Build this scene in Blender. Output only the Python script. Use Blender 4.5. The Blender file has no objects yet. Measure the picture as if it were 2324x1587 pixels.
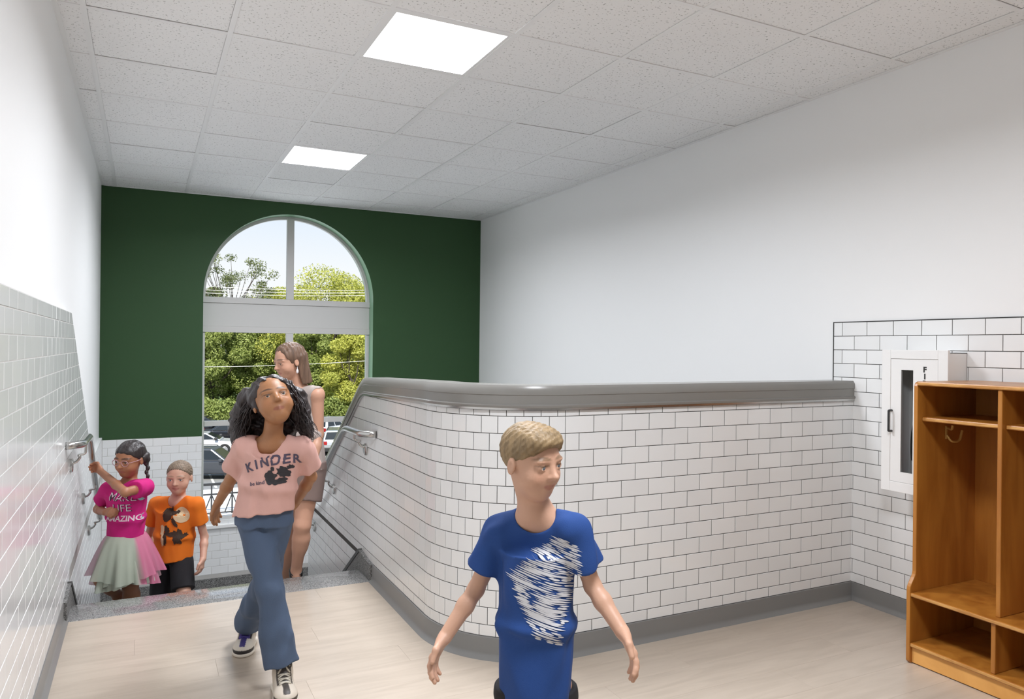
import bpy, bmesh, math, random
import numpy as np
from mathutils import Vector, Matrix
from mathutils.bvhtree import BVHTree

random.seed(7)
RNG = np.random.default_rng(11)
SC = bpy.context.scene
COL = SC.collection

# ------------------------------------------------------------------ camera
F_PX, CXP, CYP = 1651.85, 1128.08, 786.855
YAW, ROLL = .4515, .0105
CAM = np.array([.3752, -3.6874, 1.375])
DV = np.array([math.sin(YAW), math.cos(YAW), 0.])
_r0 = np.array([math.cos(YAW), -math.sin(YAW), 0.]); _u0 = np.array([0, 0, 1.])
RV = math.cos(ROLL) * _r0 + math.sin(ROLL) * _u0
UV = -math.sin(ROLL) * _r0 + math.cos(ROLL) * _u0
cd = bpy.data.cameras.new('camera'); cam = bpy.data.objects.new('camera', cd); COL.objects.link(cam)
cd.sensor_width = 36; cd.lens = F_PX / 2324 * 36
cd.shift_x = (1162 - CXP) / 2324; cd.shift_y = -(793.5 - CYP) / 2324
cd.clip_end = 500; cd.clip_start = .05
m = Matrix.Identity(4)
for i in range(3):
    m[i][0] = RV[i]; m[i][1] = UV[i]; m[i][2] = -DV[i]; m[i][3] = CAM[i]
cam.matrix_world = m
SC.camera = cam

def at(px, py, d):
    return CAM + DV * d + RV * ((px - CXP) / F_PX * d) - UV * ((py - CYP) / F_PX * d)

def pj(p):
    q = np.asarray(p, float) - CAM
    z = max(q @ DV, .05)
    return CXP + F_PX * (q @ RV) / z, CYP - F_PX * (q @ UV) / z

# ------------------------------------------------------------------ view, sky, sun
SC.view_settings.view_transform = 'Standard'; SC.view_settings.look = 'None'
SC.view_settings.exposure = 0.0; SC.view_settings.gamma = 1.0
SC.view_settings.use_curve_mapping = False
LIGHT_STRENGTH = 56.0
LIGHT_SPREAD = 162
SUN_STRENGTH = 6.0
SKY_STRENGTH = 1.0
w = bpy.data.worlds.new('sky'); SC.world = w; w.use_nodes = True
nt = w.node_tree; nt.nodes.clear()
tc = nt.nodes.new('ShaderNodeTexCoord'); sx = nt.nodes.new('ShaderNodeSeparateXYZ')
rp = nt.nodes.new('ShaderNodeValToRGB'); bg = nt.nodes.new('ShaderNodeBackground'); wo = nt.nodes.new('ShaderNodeOutputWorld')
rp.color_ramp.elements[0].position = 0.0; rp.color_ramp.elements[0].color = (1.0, 1.0, .98, 1)
rp.color_ramp.elements[1].position = 1.0; rp.color_ramp.elements[1].color = (.30, .55, 1.0, 1)
e = rp.color_ramp.elements.new(.10); e.color = (.93, .97, 1.0, 1)
e = rp.color_ramp.elements.new(.20); e.color = (.72, .85, 1.0, 1)
nt.links.new(tc.outputs['Generated'], sx.inputs[0]); nt.links.new(sx.outputs['Z'], rp.inputs[0])
nt.links.new(rp.outputs[0], bg.inputs[0]); nt.links.new(bg.outputs[0], wo.inputs[0])
bg.inputs[1].default_value = SKY_STRENGTH
sl = bpy.data.lights.new('sun', 'SUN'); so = bpy.data.objects.new('sun', sl); COL.objects.link(so)
sl.energy = SUN_STRENGTH; sl.angle = .009; sl.color = (1, .95, .85)
so.rotation_euler = Vector((.25, .62, -.74)).to_track_quat('-Z', 'Y').to_euler()
SC.cycles.max_bounces = 10; SC.cycles.diffuse_bounces = 8; SC.cycles.glossy_bounces = 4
SC.cycles.transparent_max_bounces = 12; SC.cycles.sample_clamp_indirect = 6.0
SC.cycles.caustics_reflective = False; SC.cycles.caustics_refractive = False

# ------------------------------------------------------------------ materials
MATS = {}
def srgb(r, g, b):
    f = lambda c: (c / 255 / 12.92) if c / 255 <= .04045 else ((c / 255 + .055) / 1.055) ** 2.4
    return (f(r), f(g), f(b))

def mat(name, col=(.8, .8, .8), rough=.5, metal=0., noise=None, bump=None, attr=None, coat=0., emit=None, spec=None, rnd=0.):
    """principled material; noise=(scale, amount, stretch) varies the value; bump=(scale, strength, stretch)"""
    if name in MATS: return MATS[name]
    M = bpy.data.materials.new(name); M.use_nodes = True; MATS[name] = M
    n = M.node_tree; b = n.nodes['Principled BSDF']
    b.inputs['Base Color'].default_value = (*col, 1); b.inputs['Roughness'].default_value = rough
    b.inputs['Metallic'].default_value = metal; b.inputs['Coat Weight'].default_value = coat
    b.inputs['Coat Roughness'].default_value = .05
    if spec is not None: b.inputs['Specular IOR Level'].default_value = spec
    M.diffuse_color = (*col, 1)
    src = None
    if attr:
        a = n.nodes.new('ShaderNodeAttribute'); a.attribute_name = attr; src = a.outputs['Color']
        n.links.new(src, b.inputs['Base Color'])
    def coords(stretch):
        t = n.nodes.new('ShaderNodeTexCoord'); mp = n.nodes.new('ShaderNodeMapping')
        mp.inputs['Scale'].default_value = stretch
        n.links.new(t.outputs['Object'], mp.inputs[0]); return mp.outputs[0]
    if noise or rnd:
        hsv = n.nodes.new('ShaderNodeHueSaturation'); hsv.inputs['Color'].default_value = (*col, 1)
        if src: n.links.new(src, hsv.inputs['Color'])
        val = None
        if noise:
            t = n.nodes.new('ShaderNodeTexNoise'); t.inputs['Scale'].default_value = noise[0]; t.inputs['Detail'].default_value = 4
            n.links.new(coords(noise[2] if len(noise) > 2 else (1, 1, 1)), t.inputs[0])
            mr = n.nodes.new('ShaderNodeMapRange'); mr.inputs[1].default_value = .25; mr.inputs[2].default_value = .75
            mr.inputs[3].default_value = 1 - noise[1]; mr.inputs[4].default_value = 1 + noise[1]
            n.links.new(t.outputs[0], mr.inputs[0]); val = mr.outputs[0]
        if rnd:
            oi = n.nodes.new('ShaderNodeObjectInfo'); mr = n.nodes.new('ShaderNodeMapRange')
            mr.inputs[3].default_value = 1 - rnd; mr.inputs[4].default_value = 1 + rnd
            n.links.new(oi.outputs['Random'], mr.inputs[0])
            if val:
                mm = n.nodes.new('ShaderNodeMath'); mm.operation = 'MULTIPLY'
                n.links.new(val, mm.inputs[0]); n.links.new(mr.outputs[0], mm.inputs[1]); val = mm.outputs[0]
            else: val = mr.outputs[0]
        n.links.new(val, hsv.inputs['Value']); n.links.new(hsv.outputs[0], b.inputs['Base Color'])
    if bump:
        t = n.nodes.new('ShaderNodeTexNoise'); t.inputs['Scale'].default_value = bump[0]; t.inputs['Detail'].default_value = 3
        n.links.new(coords(bump[2] if len(bump) > 2 else (1, 1, 1)), t.inputs[0])
        bp = n.nodes.new('ShaderNodeBump'); bp.inputs['Strength'].default_value = bump[1]; bp.inputs['Distance'].default_value = .01
        n.links.new(t.outputs[0], bp.inputs['Height']); n.links.new(bp.outputs[0], b.inputs['Normal'])
    if emit:
        b.inputs['Emission Color'].default_value = (*emit[0], 1); b.inputs['Emission Strength'].default_value = emit[1]
    return M

def speckle(name, base, dark, light, scale, rough, coat=0., frac=.30):
    """stone chips: two voronoi layers"""
    if name in MATS: return MATS[name]
    M = bpy.data.materials.new(name); M.use_nodes = True; MATS[name] = M
    n = M.node_tree; b = n.nodes['Principled BSDF']; b.inputs['Roughness'].default_value = rough; b.inputs['Coat Weight'].default_value = coat
    t = n.nodes.new('ShaderNodeTexCoord'); v = n.nodes.new('ShaderNodeTexVoronoi'); v.inputs['Scale'].default_value = scale
    n.links.new(t.outputs['Object'], v.inputs['Vector'])
    s = n.nodes.new('ShaderNodeSeparateColor'); n.links.new(v.outputs['Color'], s.inputs[0])
    r = n.nodes.new('ShaderNodeValToRGB'); r.color_ramp.interpolation = 'CONSTANT'
    r.color_ramp.elements[0].color = (*dark, 1); r.color_ramp.elements[1].position = frac; r.color_ramp.elements[1].color = (*base, 1)
    e = r.color_ramp.elements.new(1 - frac * .8); e.color = (*light, 1)
    n.links.new(s.outputs[0], r.inputs[0]); n.links.new(r.outputs[0], b.inputs['Base Color'])
    M.diffuse_color = (*base, 1)
    return M

def ceiling_board():
    M = bpy.data.materials.new('ceiling_board'); M.use_nodes = True
    n = M.node_tree; b = n.nodes['Principled BSDF']; b.inputs['Roughness'].default_value = .9
    t = n.nodes.new('ShaderNodeTexCoord'); g = n.nodes.new('ShaderNodeNewGeometry')
    a = n.nodes.new('ShaderNodeTexNoise'); a.inputs['Scale'].default_value = 85; a.inputs['Detail'].default_value = 2
    v = n.nodes.new('ShaderNodeTexNoise'); v.inputs['Scale'].default_value = 7
    n.links.new(g.outputs['Position'], a.inputs[0]); n.links.new(g.outputs['Position'], v.inputs[0])
    r = n.nodes.new('ShaderNodeValToRGB')
    r.color_ramp.elements[0].position = .325; r.color_ramp.elements[0].color = (.48, .48, .47, 1)
    r.color_ramp.elements[1].position = .375; r.color_ramp.elements[1].color = (.91, .91, .91, 1)
    n.links.new(a.outputs[0], r.inputs[0]); n.links.new(r.outputs[0], b.inputs['Base Color'])
    bp = n.nodes.new('ShaderNodeBump'); bp.inputs['Strength'].default_value = .25; bp.inputs['Distance'].default_value = .004
    n.links.new(a.outputs[0], bp.inputs['Height']); n.links.new(bp.outputs[0], b.inputs['Normal'])
    return M

def glass(name, tint=(1, 1, 1), refl=.06):
    M = bpy.data.materials.new(name); M.use_nodes = True
    n = M.node_tree; n.nodes.clear()
    o = n.nodes.new('ShaderNodeOutputMaterial'); mx = n.nodes.new('ShaderNodeMixShader')
    tr = n.nodes.new('ShaderNodeBsdfTransparent'); gl = n.nodes.new('ShaderNodeBsdfGlossy'); lw = n.nodes.new('ShaderNodeFresnel')
    tr.inputs[0].default_value = (*tint, 1); gl.inputs['Roughness'].default_value = .02; lw.inputs[0].default_value = 1.03 if refl < .08 else 1.5
    n.links.new(lw.outputs[0], mx.inputs[0]); n.links.new(tr.outputs[0], mx.inputs[1]); n.links.new(gl.outputs[0], mx.inputs[2])
    n.links.new(mx.outputs[0], o.inputs[0]); return M

def wood(name, col, dark, scale, stretch, rough=.4, rnd=.05, coat=0.):
    if name in MATS: return MATS[name]
    M = bpy.data.materials.new(name); M.use_nodes = True; MATS[name] = M
    n = M.node_tree; b = n.nodes['Principled BSDF']; b.inputs['Roughness'].default_value = rough; b.inputs['Coat Weight'].default_value = coat
    b.inputs['Coat Roughness'].default_value = .2
    t = n.nodes.new('ShaderNodeTexCoord'); oi = n.nodes.new('ShaderNodeObjectInfo')
    ad = n.nodes.new('ShaderNodeVectorMath'); ad.operation = 'ADD'
    sc = n.nodes.new('ShaderNodeVectorMath'); sc.operation = 'SCALE'; sc.inputs['Scale'].default_value = 37
    cx = n.nodes.new('ShaderNodeCombineXYZ')
    for i in range(3): n.links.new(oi.outputs['Random'], cx.inputs[i])
    n.links.new(cx.outputs[0], sc.inputs[0]); n.links.new(t.outputs['Object'], ad.inputs[0]); n.links.new(sc.outputs[0], ad.inputs[1])
    mp = n.nodes.new('ShaderNodeMapping'); mp.inputs['Scale'].default_value = stretch; n.links.new(ad.outputs[0], mp.inputs[0])
    no = n.nodes.new('ShaderNodeTexNoise'); no.inputs['Scale'].default_value = scale; no.inputs['Detail'].default_value = 5; no.inputs['Distortion'].default_value = .6
    n.links.new(mp.outputs[0], no.inputs[0])
    r = n.nodes.new('ShaderNodeValToRGB'); r.color_ramp.elements[0].position = .32; r.color_ramp.elements[0].color = (*dark, 1)
    r.color_ramp.elements[1].position = .62; r.color_ramp.elements[1].color = (*col, 1)
    n.links.new(no.outputs[0], r.inputs[0])
    h = n.nodes.new('ShaderNodeHueSaturation'); mr = n.nodes.new('ShaderNodeMapRange'); mr.inputs[3].default_value = 1 - rnd; mr.inputs[4].default_value = 1 + rnd
    n.links.new(oi.outputs['Random'], mr.inputs[0]); n.links.new(mr.outputs[0], h.inputs['Value'])
    n.links.new(r.outputs[0], h.inputs['Color']); n.links.new(h.outputs[0], b.inputs['Base Color'])
    M.diffuse_color = (*col, 1)
    return M

M_WALL = mat('white_paint', (.85, .855, .855), .55)
M_GREEN = mat('green_paint', (.030, .076, .028), .55, spec=.3)
M_REVEAL = mat('green_paint_daylit_reveal', (.22, .40, .25), .35)  # wall green lightened: daylight falling on the reveal is put into the colour
M_TILE = mat('glazed_tile', (.80, .81, .81), .14, rnd=.03, spec=.6)
M_GROUT = mat('grey_grout', (.085, .082, .076), .9)
M_GROUT_L = mat('pale_grout', (.50, .49, .47), .8)
M_GRID = mat('white_grid_metal', (.88, .88, .88), .45)
M_BOARD = ceiling_board()
M_PANEL = mat('light_diffuser', (.9, .9, .9), .6, emit=((1, 1, 1.0), 2.5))
M_CAP = mat('grey_enamel', (.23, .225, .21), .26)
M_STEEL = mat('brushed_steel', (.55, .545, .53), .26, 1.0)
M_BASE = mat('grey_rubber_base', (.20, .20, .195), .32)
M_TERR = speckle('grey_terrazzo', (.25, .25, .245), (.12, .12, .12), (.37, .37, .36), 360, .16, .4)
M_TERRD = speckle('dark_terrazzo', (.16, .16, .155), (.055, .055, .055), (.30, .30, .29), 240, .45)
M_DARKEDGE = mat('dark_edge', (.045, .045, .043), .45)
M_ALU = mat('grey_aluminium_frame', (.56, .55, .535), .45)
M_PANELGREY = mat('grey_infill_panel', (.56, .555, .54), .5)
M_GLASS = glass('clear_glass')
M_SILL = mat('white_sill', (.85, .85, .84), .25)
M_PLANK = wood('pale_plank', srgb(190, 177, 162), srgb(179, 166, 151), 3.2, (1, 7, 1), .30, .035, .15)
M_LOCK = wood('birch_plywood', srgb(176, 116, 46), srgb(150, 90, 30), 2.6, (5, 5, .8), .38, .03, .2)
M_PLY = wood('ply_edge', srgb(205, 155, 90), srgb(165, 112, 55), 9, (1, 1, 9), .45, .02)
M_PLINTH = wood('pale_birch', srgb(222, 165, 92), srgb(205, 148, 78), 2.2, (.8, 3, 3), .4, .02)

# ------------------------------------------------------------------ object helpers
def tag(o, label=None, cat=None, group=None, kind=None):
    if label: o['label'] = label
    if cat: o['category'] = cat
    if group: o['group'] = group
    if kind: o['kind'] = kind
    return o

def link(name, me, parent=None, mats=(), smooth=False):
    o = bpy.data.objects.new(name, me); COL.objects.link(o)
    for mm in mats: me.materials.append(mm)
    if smooth and len(me.polygons): me.polygons.foreach_set('use_smooth', [True] * len(me.polygons))
    if parent is not None:
        o.parent = parent; o.matrix_parent_inverse = parent.matrix_world.inverted()
    return o

def empty(name, loc=(0, 0, 0), label=None, cat=None, group=None, kind=None, parent=None):
    o = bpy.data.objects.new(name, None); COL.objects.link(o); o.location = loc; o.empty_display_size = .1
    o.matrix_world = Matrix.Translation(Vector(loc))
    if parent is not None:
        o.parent = parent; o.matrix_parent_inverse = parent.matrix_world.inverted()
    return tag(o, label, cat, group, kind)

def pydata(name, verts, faces, parent=None, mats=(), smooth=False):
    me = bpy.data.meshes.new(name); me.from_pydata([tuple(map(float, v)) for v in verts], [], [tuple(f) for f in faces])
    me.update()
    return link(name, me, parent, mats, smooth)

class MB:
    """collects shapes into one mesh (world coordinates)"""
    def __init__(s): s.v = []; s.f = []; s.mi = []
    def add(s, vs, fs, mi=0):
        k = len(s.v); s.v += [tuple(map(float, v)) for v in vs]; s.f += [tuple(i + k for i in f) for f in fs]; s.mi += [mi] * len(fs); return s
    def box(s, lo, hi, mi=0, M=None, bev=0.):
        x0, y0, z0 = lo; x1, y1, z1 = hi
        if bev:
            bm = bmesh.new(); bmesh.ops.create_cube(bm, size=1)
            for v in bm.verts: v.co = Vector(((x0 + x1) / 2 + v.co.x * (x1 - x0), (y0 + y1) / 2 + v.co.y * (y1 - y0), (z0 + z1) / 2 + v.co.z * (z1 - z0)))
            bmesh.ops.bevel(bm, geom=bm.edges[:], offset=bev, segments=2, affect='EDGES', profile=.5)
            bm.verts.index_update()
            vs = [tuple(v.co) for v in bm.verts]; fs = [tuple(v.index for v in f.verts) for f in bm.faces]; bm.free()
        else:
            vs = [(x0, y0, z0), (x1, y0, z0), (x1, y1, z0), (x0, y1, z0), (x0, y0, z1), (x1, y0, z1), (x1, y1, z1), (x0, y1, z1)]
            fs = [(0, 3, 2, 1), (4, 5, 6, 7), (0, 1, 5, 4), (1, 2, 6, 5), (2, 3, 7, 6), (3, 0, 4, 7)]
        if M is not None: vs = [tuple(M @ Vector(v)) for v in vs]
        return s.add(vs, fs, mi)
    def prism(s, poly, axis, a, b, mi=0):
        """poly: 2D points in the two other axes (cyclic order), extruded along axis from a to b"""
        def mk(p, t):
            q = list(p); q.insert(axis, t); return q
        n = len(poly); vs = [mk(p, a) for p in poly] + [mk(p, b) for p in poly]
        fs = [tuple(range(n))[::-1], tuple(range(n, 2 * n))] + [(i, (i + 1) % n, n + (i + 1) % n, n + i) for i in range(n)]
        return s.add(vs, fs, mi)
    def tube(s, pts, rad, n=10, mi=0, caps=True):
        pts = [np.asarray(p, float) for p in pts]; rs = rad if hasattr(rad, '__len__') else [rad] * len(pts)
        up = None; rings = []
        for i, p in enumerate(pts):
            t = pts[min(i + 1, len(pts) - 1)] - pts[max(i - 1, 0)]; t = t / (np.linalg.norm(t) + 1e-9)
            if up is None:
                up = np.array([0, 0, 1.]) if abs(t[2]) < .9 else np.array([1., 0, 0])
            a = np.cross(t, up); a /= np.linalg.norm(a) + 1e-9; up = np.cross(a, t)
            rings.append([p + rs[i] * (math.cos(2 * math.pi * k / n) * a + math.sin(2 * math.pi * k / n) * up) for k in range(n)])
        vs = [v for r in rings for v in r]; fs = []
        for i in range(len(pts) - 1):
            for k in range(n):
                fs.append((i * n + k, i * n + (k + 1) % n, (i + 1) * n + (k + 1) % n, (i + 1) * n + k))
        if caps:
            fs.append(tuple(range(n))[::-1]); fs.append(tuple((len(pts) - 1) * n + k for k in range(n)))
        return s.add(vs, fs, mi)
    def disc(s, c, nrm, r, t, n=20, mi=0, bev=.3):
        """short round plate from c along nrm, thickness t, softened rim"""
        nrm = np.asarray(nrm, float) / np.linalg.norm(nrm); c = np.asarray(c, float)
        return s.tube([c, c + nrm * t * (1 - bev), c + nrm * t], [r, r, r * (1 - .5 * bev * t / max(r, 1e-6)) * .92], n, mi)
    def build(s, name, mats, parent=None, smooth=False, auto=False):
        me = bpy.data.meshes.new(name); me.from_pydata(s.v, [], s.f)
        if not isinstance(mats, (list, tuple)): mats = [mats]
        o = link(name, me, parent, mats, smooth)
        if max(s.mi or [0]): me.polygons.foreach_set('material_index', s.mi)
        me.update(); bm = bmesh.new(); bm.from_mesh(me); bmesh.ops.recalc_face_normals(bm, faces=bm.faces[:])
        if auto:
            for ed in bm.edges:
                ed.smooth = len(ed.link_faces) == 2 and ed.calc_face_angle(0) < .7
            for f in bm.faces: f.smooth = True
        bm.to_mesh(me); bm.free()
        return o

def sweep(path, normals, profile, closed=True):
    """path: 3D points; normals: horizontal outward unit vectors; profile: (outward, up) points. returns verts, faces"""
    vs = []; fs = []; n = len(profile)
    for p, nn in zip(path, normals):
        for (a, b) in profile: vs.append((p[0] + nn[0] * a, p[1] + nn[1] * a, p[2] + b))
    for i in range(len(path) - 1):
        for k in range(n if closed else n - 1):
            k2 = (k + 1) % n
            fs.append((i * n + k, i * n + k2, (i + 1) * n + k2, (i + 1) * n + k))
    if closed:
        fs.append(tuple(range(n))[::-1]); fs.append(tuple((len(path) - 1) * n + k for k in range(n)))
    return vs, fs

# ------------------------------------------------------------------ room numbers (metres)
XL, XR, YB, ZC, YF = 0.0, 3.915, 4.10, 2.853, -8.0
TL = .028                              # face of the tile wainscot on the left wall
HX, HY, HR = 1.59, -.917, .50          # half wall: left face, front face, corner radius
HT = .13                               # half wall thickness
PITCH, GAP, TLEN = .0770, .0032, .1550
ZTOP = 1.531
RISE, RUN, YN = .178, .28, .70         # steps
ZLAND = -6 * RISE
SLOPE = -.645

# ------------------------------------------------------------------ tiles
def clip(poly, planes):
    for (a, b, c) in planes:             # keep a*u+b*v<=c
        out = []
        for i in range(len(poly)):
            p, q = poly[i], poly[(i + 1) % len(poly)]
            dp, dq = a * p[0] + b * p[1] - c, a * q[0] + b * q[1] - c
            if dp <= 0: out.append(p)
            if (dp < 0 < dq) or (dq < 0 < dp):
                t = dp / (dp - dq); out.append((p[0] + t * (q[0] - p[0]), p[1] + t * (q[1] - p[1])))
        poly = out
        if len(poly) < 3: return []
    return poly

def tile_geo(poly, thick=.008, bev=.0012):
    """slab with softened front edge, local coords (u, v, out)"""
    n = len(poly); cx = sum(p[0] for p in poly) / n; cy = sum(p[1] for p in poly) / n
    vs = [(p[0], p[1], 0) for p in poly] + [(p[0], p[1], thick - bev) for p in poly]
    for p in poly:
        dx, dy = cx - p[0], cy - p[1]
        vs.append((p[0] + math.copysign(min(bev, abs(dx)), dx), p[1] + math.copysign(min(bev, abs(dy)), dy), thick))
    fs = [tuple(range(2 * n, 3 * n))]
    for r in (0, 1):
        for i in range(n):
            j = (i + 1) % n; fs.append((r * n + i, r * n + j, (r + 1) * n + j, (r + 1) * n + i))
    return vs, fs

TILE_CACHE = {}
def lay_tiles(parent, tiles, limit=300):
    """tiles: list of (origin, u, v, n, poly) with poly in local (u,v). Largest in the picture become single objects."""
    ranked = []
    for t in tiles:
        o, u, v, n, poly = t
        w3 = [o + u * p[0] + v * p[1] for p in poly]
        pp = [pj(q) for q in w3]
        area = abs(sum(pp[i][0] * pp[(i + 1) % len(pp)][1] - pp[(i + 1) % len(pp)][0] * pp[i][1] for i in range(len(pp)))) / 2
        cx = sum(q[0] for q in pp) / len(pp); cy = sum(q[1] for q in pp) / len(pp)
        ins = -10 < cx < 2334 and -10 < cy < 1597 and (w3[0] - CAM) @ DV > .3
        ranked.append((area if ins else -1, t))
    ranked.sort(key=lambda a: -a[0])
    rest = MB()
    for i, (a, (o, u, v, n, poly)) in enumerate(ranked):
        if i < limit and a > 0:
            key = tuple((round(p[0], 4), round(p[1], 4)) for p in poly)
            me = TILE_CACHE.get(key)
            if me is None:
                vs, fs = tile_geo(poly); me = bpy.data.meshes.new('tile'); me.from_pydata(vs, [], fs); me.materials.append(M_TILE); me.update()
                TILE_CACHE[key] = me
            ob = bpy.data.objects.new('tile', me); COL.objects.link(ob)
            mw = Matrix(((u[0], v[0], n[0], o[0]), (u[1], v[1], n[1], o[1]), (u[2], v[2], n[2], o[2]), (0, 0, 0, 1)))
            # the thousandth of a tilt every hand-set tile has
            mw = mw @ Matrix.Rotation(random.gauss(0, .003), 4, 'X') @ Matrix.Rotation(random.gauss(0, .003), 4, 'Y')
            ob.parent = parent; ob.matrix_parent_inverse = parent.matrix_world.inverted(); ob.matrix_world = mw
        else:
            vs, fs = tile_geo(poly)
            rest.add([o + u * p[0] + v * p[1] + n * p[2] for p in vs], fs)
    if rest.v:
        r = rest.build('tile_field', M_TILE, parent); r['kind'] = 'stuff'

def grid(origin, u, v, n, u0, u1, rows, first, length=TLEN, planes=(), rowplanes=None, ends=True):
    """running-bond rows on a plane. rows: list of (v0, v1); first(k) = position of one joint of row k"""
    out = []
    g = GAP / 2
    for k, (v0, v1) in enumerate(rows):
        j = first(k); a = j - math.ceil((j - u0) / length) * length
        while a < u1 - 1e-6:
            ua, ub = max(a, u0), min(a + length, u1)
            if ub - ua > .008:
                r = [(ua + g, v0 + g), (ub - g, v0 + g), (ub - g, v1 - g), (ua + g, v1 - g)]
                pl = list(planes) + (rowplanes(k, v0, v1) if rowplanes else [])
                r = clip(r, pl)
                if len(r) >= 3:
                    cu = (ua + ub) / 2; cv = (v0 + v1) / 2
                    out.append((np.asarray(origin) + u * cu + v * cv, u, v, n, [(p[0] - cu, p[1] - cv) for p in r]))
            a += length
    return out

ez = np.array([0, 0, 1.]); ex = np.array([1., 0, 0]); ey = np.array([0, 1., 0])
rows_main = [(ZTOP - PITCH * (k + 1), ZTOP - PITCH * k) for k in range(18)]          # down to .145
rows_main.append((.095, ZTOP - PITCH * 18))
rows_low = [(ZTOP - PITCH * (k + 1), ZTOP - PITCH * k) for k in range(18, 33)]

# ------------------------------------------------------------------ walls
def slab(name, lo, hi, m_, parent=None, label=None, kind='structure', cat=None):
    o = MB().box(lo, hi).build(name, m_, parent)
    if parent is None: tag(o, label, cat or name.split('_')[0], kind=kind)
    return o

wall_left = slab('wall_left', (-.15, YF, -2.6), (XL, YB + .3, ZC + .2), M_WALL, label='white painted left wall with glossy tile wainscot stepping down the stairs')
wall_right = slab('wall_right', (XR + .006, YF, -2.6), (XR + .16, YB + .3, ZC + .2), M_WALL, label='white painted right wall, tiled beside the wooden lockers')
wall_front = slab('wall_front', (-.15, YF - .15, -2.6), (XR + .16, YF, ZC + .2), M_WALL, label='white wall closing the hall behind the viewpoint')

# back wall with arched opening
WX0, WX1, WSP, WZ0 = .90, 2.634, 1.865, -.44
WCX = (WX0 + WX1) / 2; WRAD = (WX1 - WX0) / 2
YG = YB + .15                        # plane of the window frame
def arch(n=48, r=WRAD, inset=0.):
    pts = [(WCX + (r - inset) * math.cos(math.pi * k / n), WSP + (r - inset) * math.sin(math.pi * k / n)) for k in range(n + 1)]
    return pts                        # from right springing over the apex to left
mb = MB(); N = 48
X0b, X1b, Zb0, Zb1 = -.15, XR + .16, -2.6, ZC + .2
for yy, flip in ((YB, 0), (YB + .32, 1)):
    ar = arch(N)
    top = [(x, Zb1) for x, z in ar]
    vs = [(x, yy, z) for x, z in ar] + [(x, yy, z) for x, z in top]
    mb.add(vs, [(k, k + 1, N + 1 + k + 1, N + 1 + k) for k in range(N)])
    for (a, b, c, d) in ((X0b, WX0, Zb0, Zb1), (WX1, X1b, Zb0, Zb1)):
        mb.add([(a, yy, c), (b, yy, c), (b, yy, d), (a, yy, d)], [(0, 1, 2, 3)])
    mb.add([(WX0, yy, Zb0), (WX1, yy, Zb0), (WX1, yy, WZ0), (WX0, yy, WZ0)], [(0, 1, 2, 3)])
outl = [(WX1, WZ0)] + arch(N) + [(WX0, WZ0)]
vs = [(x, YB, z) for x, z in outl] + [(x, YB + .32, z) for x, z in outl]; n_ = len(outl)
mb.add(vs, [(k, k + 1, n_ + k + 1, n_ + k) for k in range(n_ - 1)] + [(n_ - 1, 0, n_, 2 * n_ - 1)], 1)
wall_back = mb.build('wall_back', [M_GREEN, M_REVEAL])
tag(wall_back, 'dark green end wall around the tall arched window', 'wall', kind='structure')

# left wall tiles -------------------------------------------------
rows_left = [(1.472, ZTOP)] + [(1.472 - PITCH * (k + 1), 1.472 - PITCH * k) for k in range(33)]
zflat = 1.472 - PITCH * 13            # .471
YS, SL_L = .775, -.57                 # where the top edge starts to run down
def rp_left(k, v0, v1):
    return [(-SL_L, 1, ZTOP - SL_L * YS)] if v0 >= zflat - 1e-4 else []
tiles = []
for k, (v0, v1) in enumerate(rows_left):
    lo = -4.0
    if v1 < .02: lo = YN + (-v1) / .645 - .35
    hi = YB
    pl = [] if v0 > .095 else ([(0, -1, -.095)] if v1 > .095 else [])
    if pl: hi = YN + .1
    if v1 <= .097 and v1 > -.0: lo = YN + .0
    tiles += grid((TL - .008, 0, 0), ey, ez, ex, lo, hi, [(v0, v1)], lambda _k, k=k: .03 + (k % 2) * TLEN / 2, planes=pl, rowplanes=rp_left)
tiles = [t for t in tiles if t[0][2] > -1.05 and t[0][1] > -4]
lay_tiles(wall_left, tiles)
# grout bed behind them, with the same outline
ybot = YS + (zflat - ZTOP) / SL_L
MB().prism([(-4, -1.1), (YB, -1.1), (YB, zflat), (ybot, zflat), (YS, ZTOP), (-4, ZTOP)], 0, XL, TL - .0018).build('grout_bed', M_GROUT_L, wall_left)
MB().prism([(-4, ZTOP), (YS, ZTOP), (ybot, zflat), (YB, zflat), (YB, zflat + .006), (ybot, zflat + .006), (YS + .003, ZTOP + .006), (-4, ZTOP + .006)], 0, XL, TL - .002).build('edge_strip', M_WALL, wall_left)

# right wall tiles ------------------------------------------------
YRT = -.79
tiles = []
tiles += grid((XR - .008 + .0, 0, 0), -ey, ez, -ex, -YRT, 3.4, rows_main, lambda k: -YRT + .056 + (k % 2) * TLEN / 2)
tiles = [(o + np.array([.008, 0, 0]), u, v, n, p) for (o, u, v, n, p) in tiles]
for t in tiles: t[0][0] = XR + .006 - .0
lay_tiles(wall_right, [t for t in tiles])
MB().box((XR + .0015, -3.4, .0), (XR + .0065, YRT, ZTOP)).build('grout_bed', M_GROUT, wall_right)
mb = MB().box((XR - .0025, -3.4, ZTOP), (XR + .006, YRT + .004, ZTOP + .004)).box((XR - .0025, YRT, 1.20), (XR + .006, YRT + .004, ZTOP))
tag(mb.build('trim_1', M_DARKEDGE), 'thin dark metal strip edging the tiles on the right wall', 'trim', kind='structure')

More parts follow.
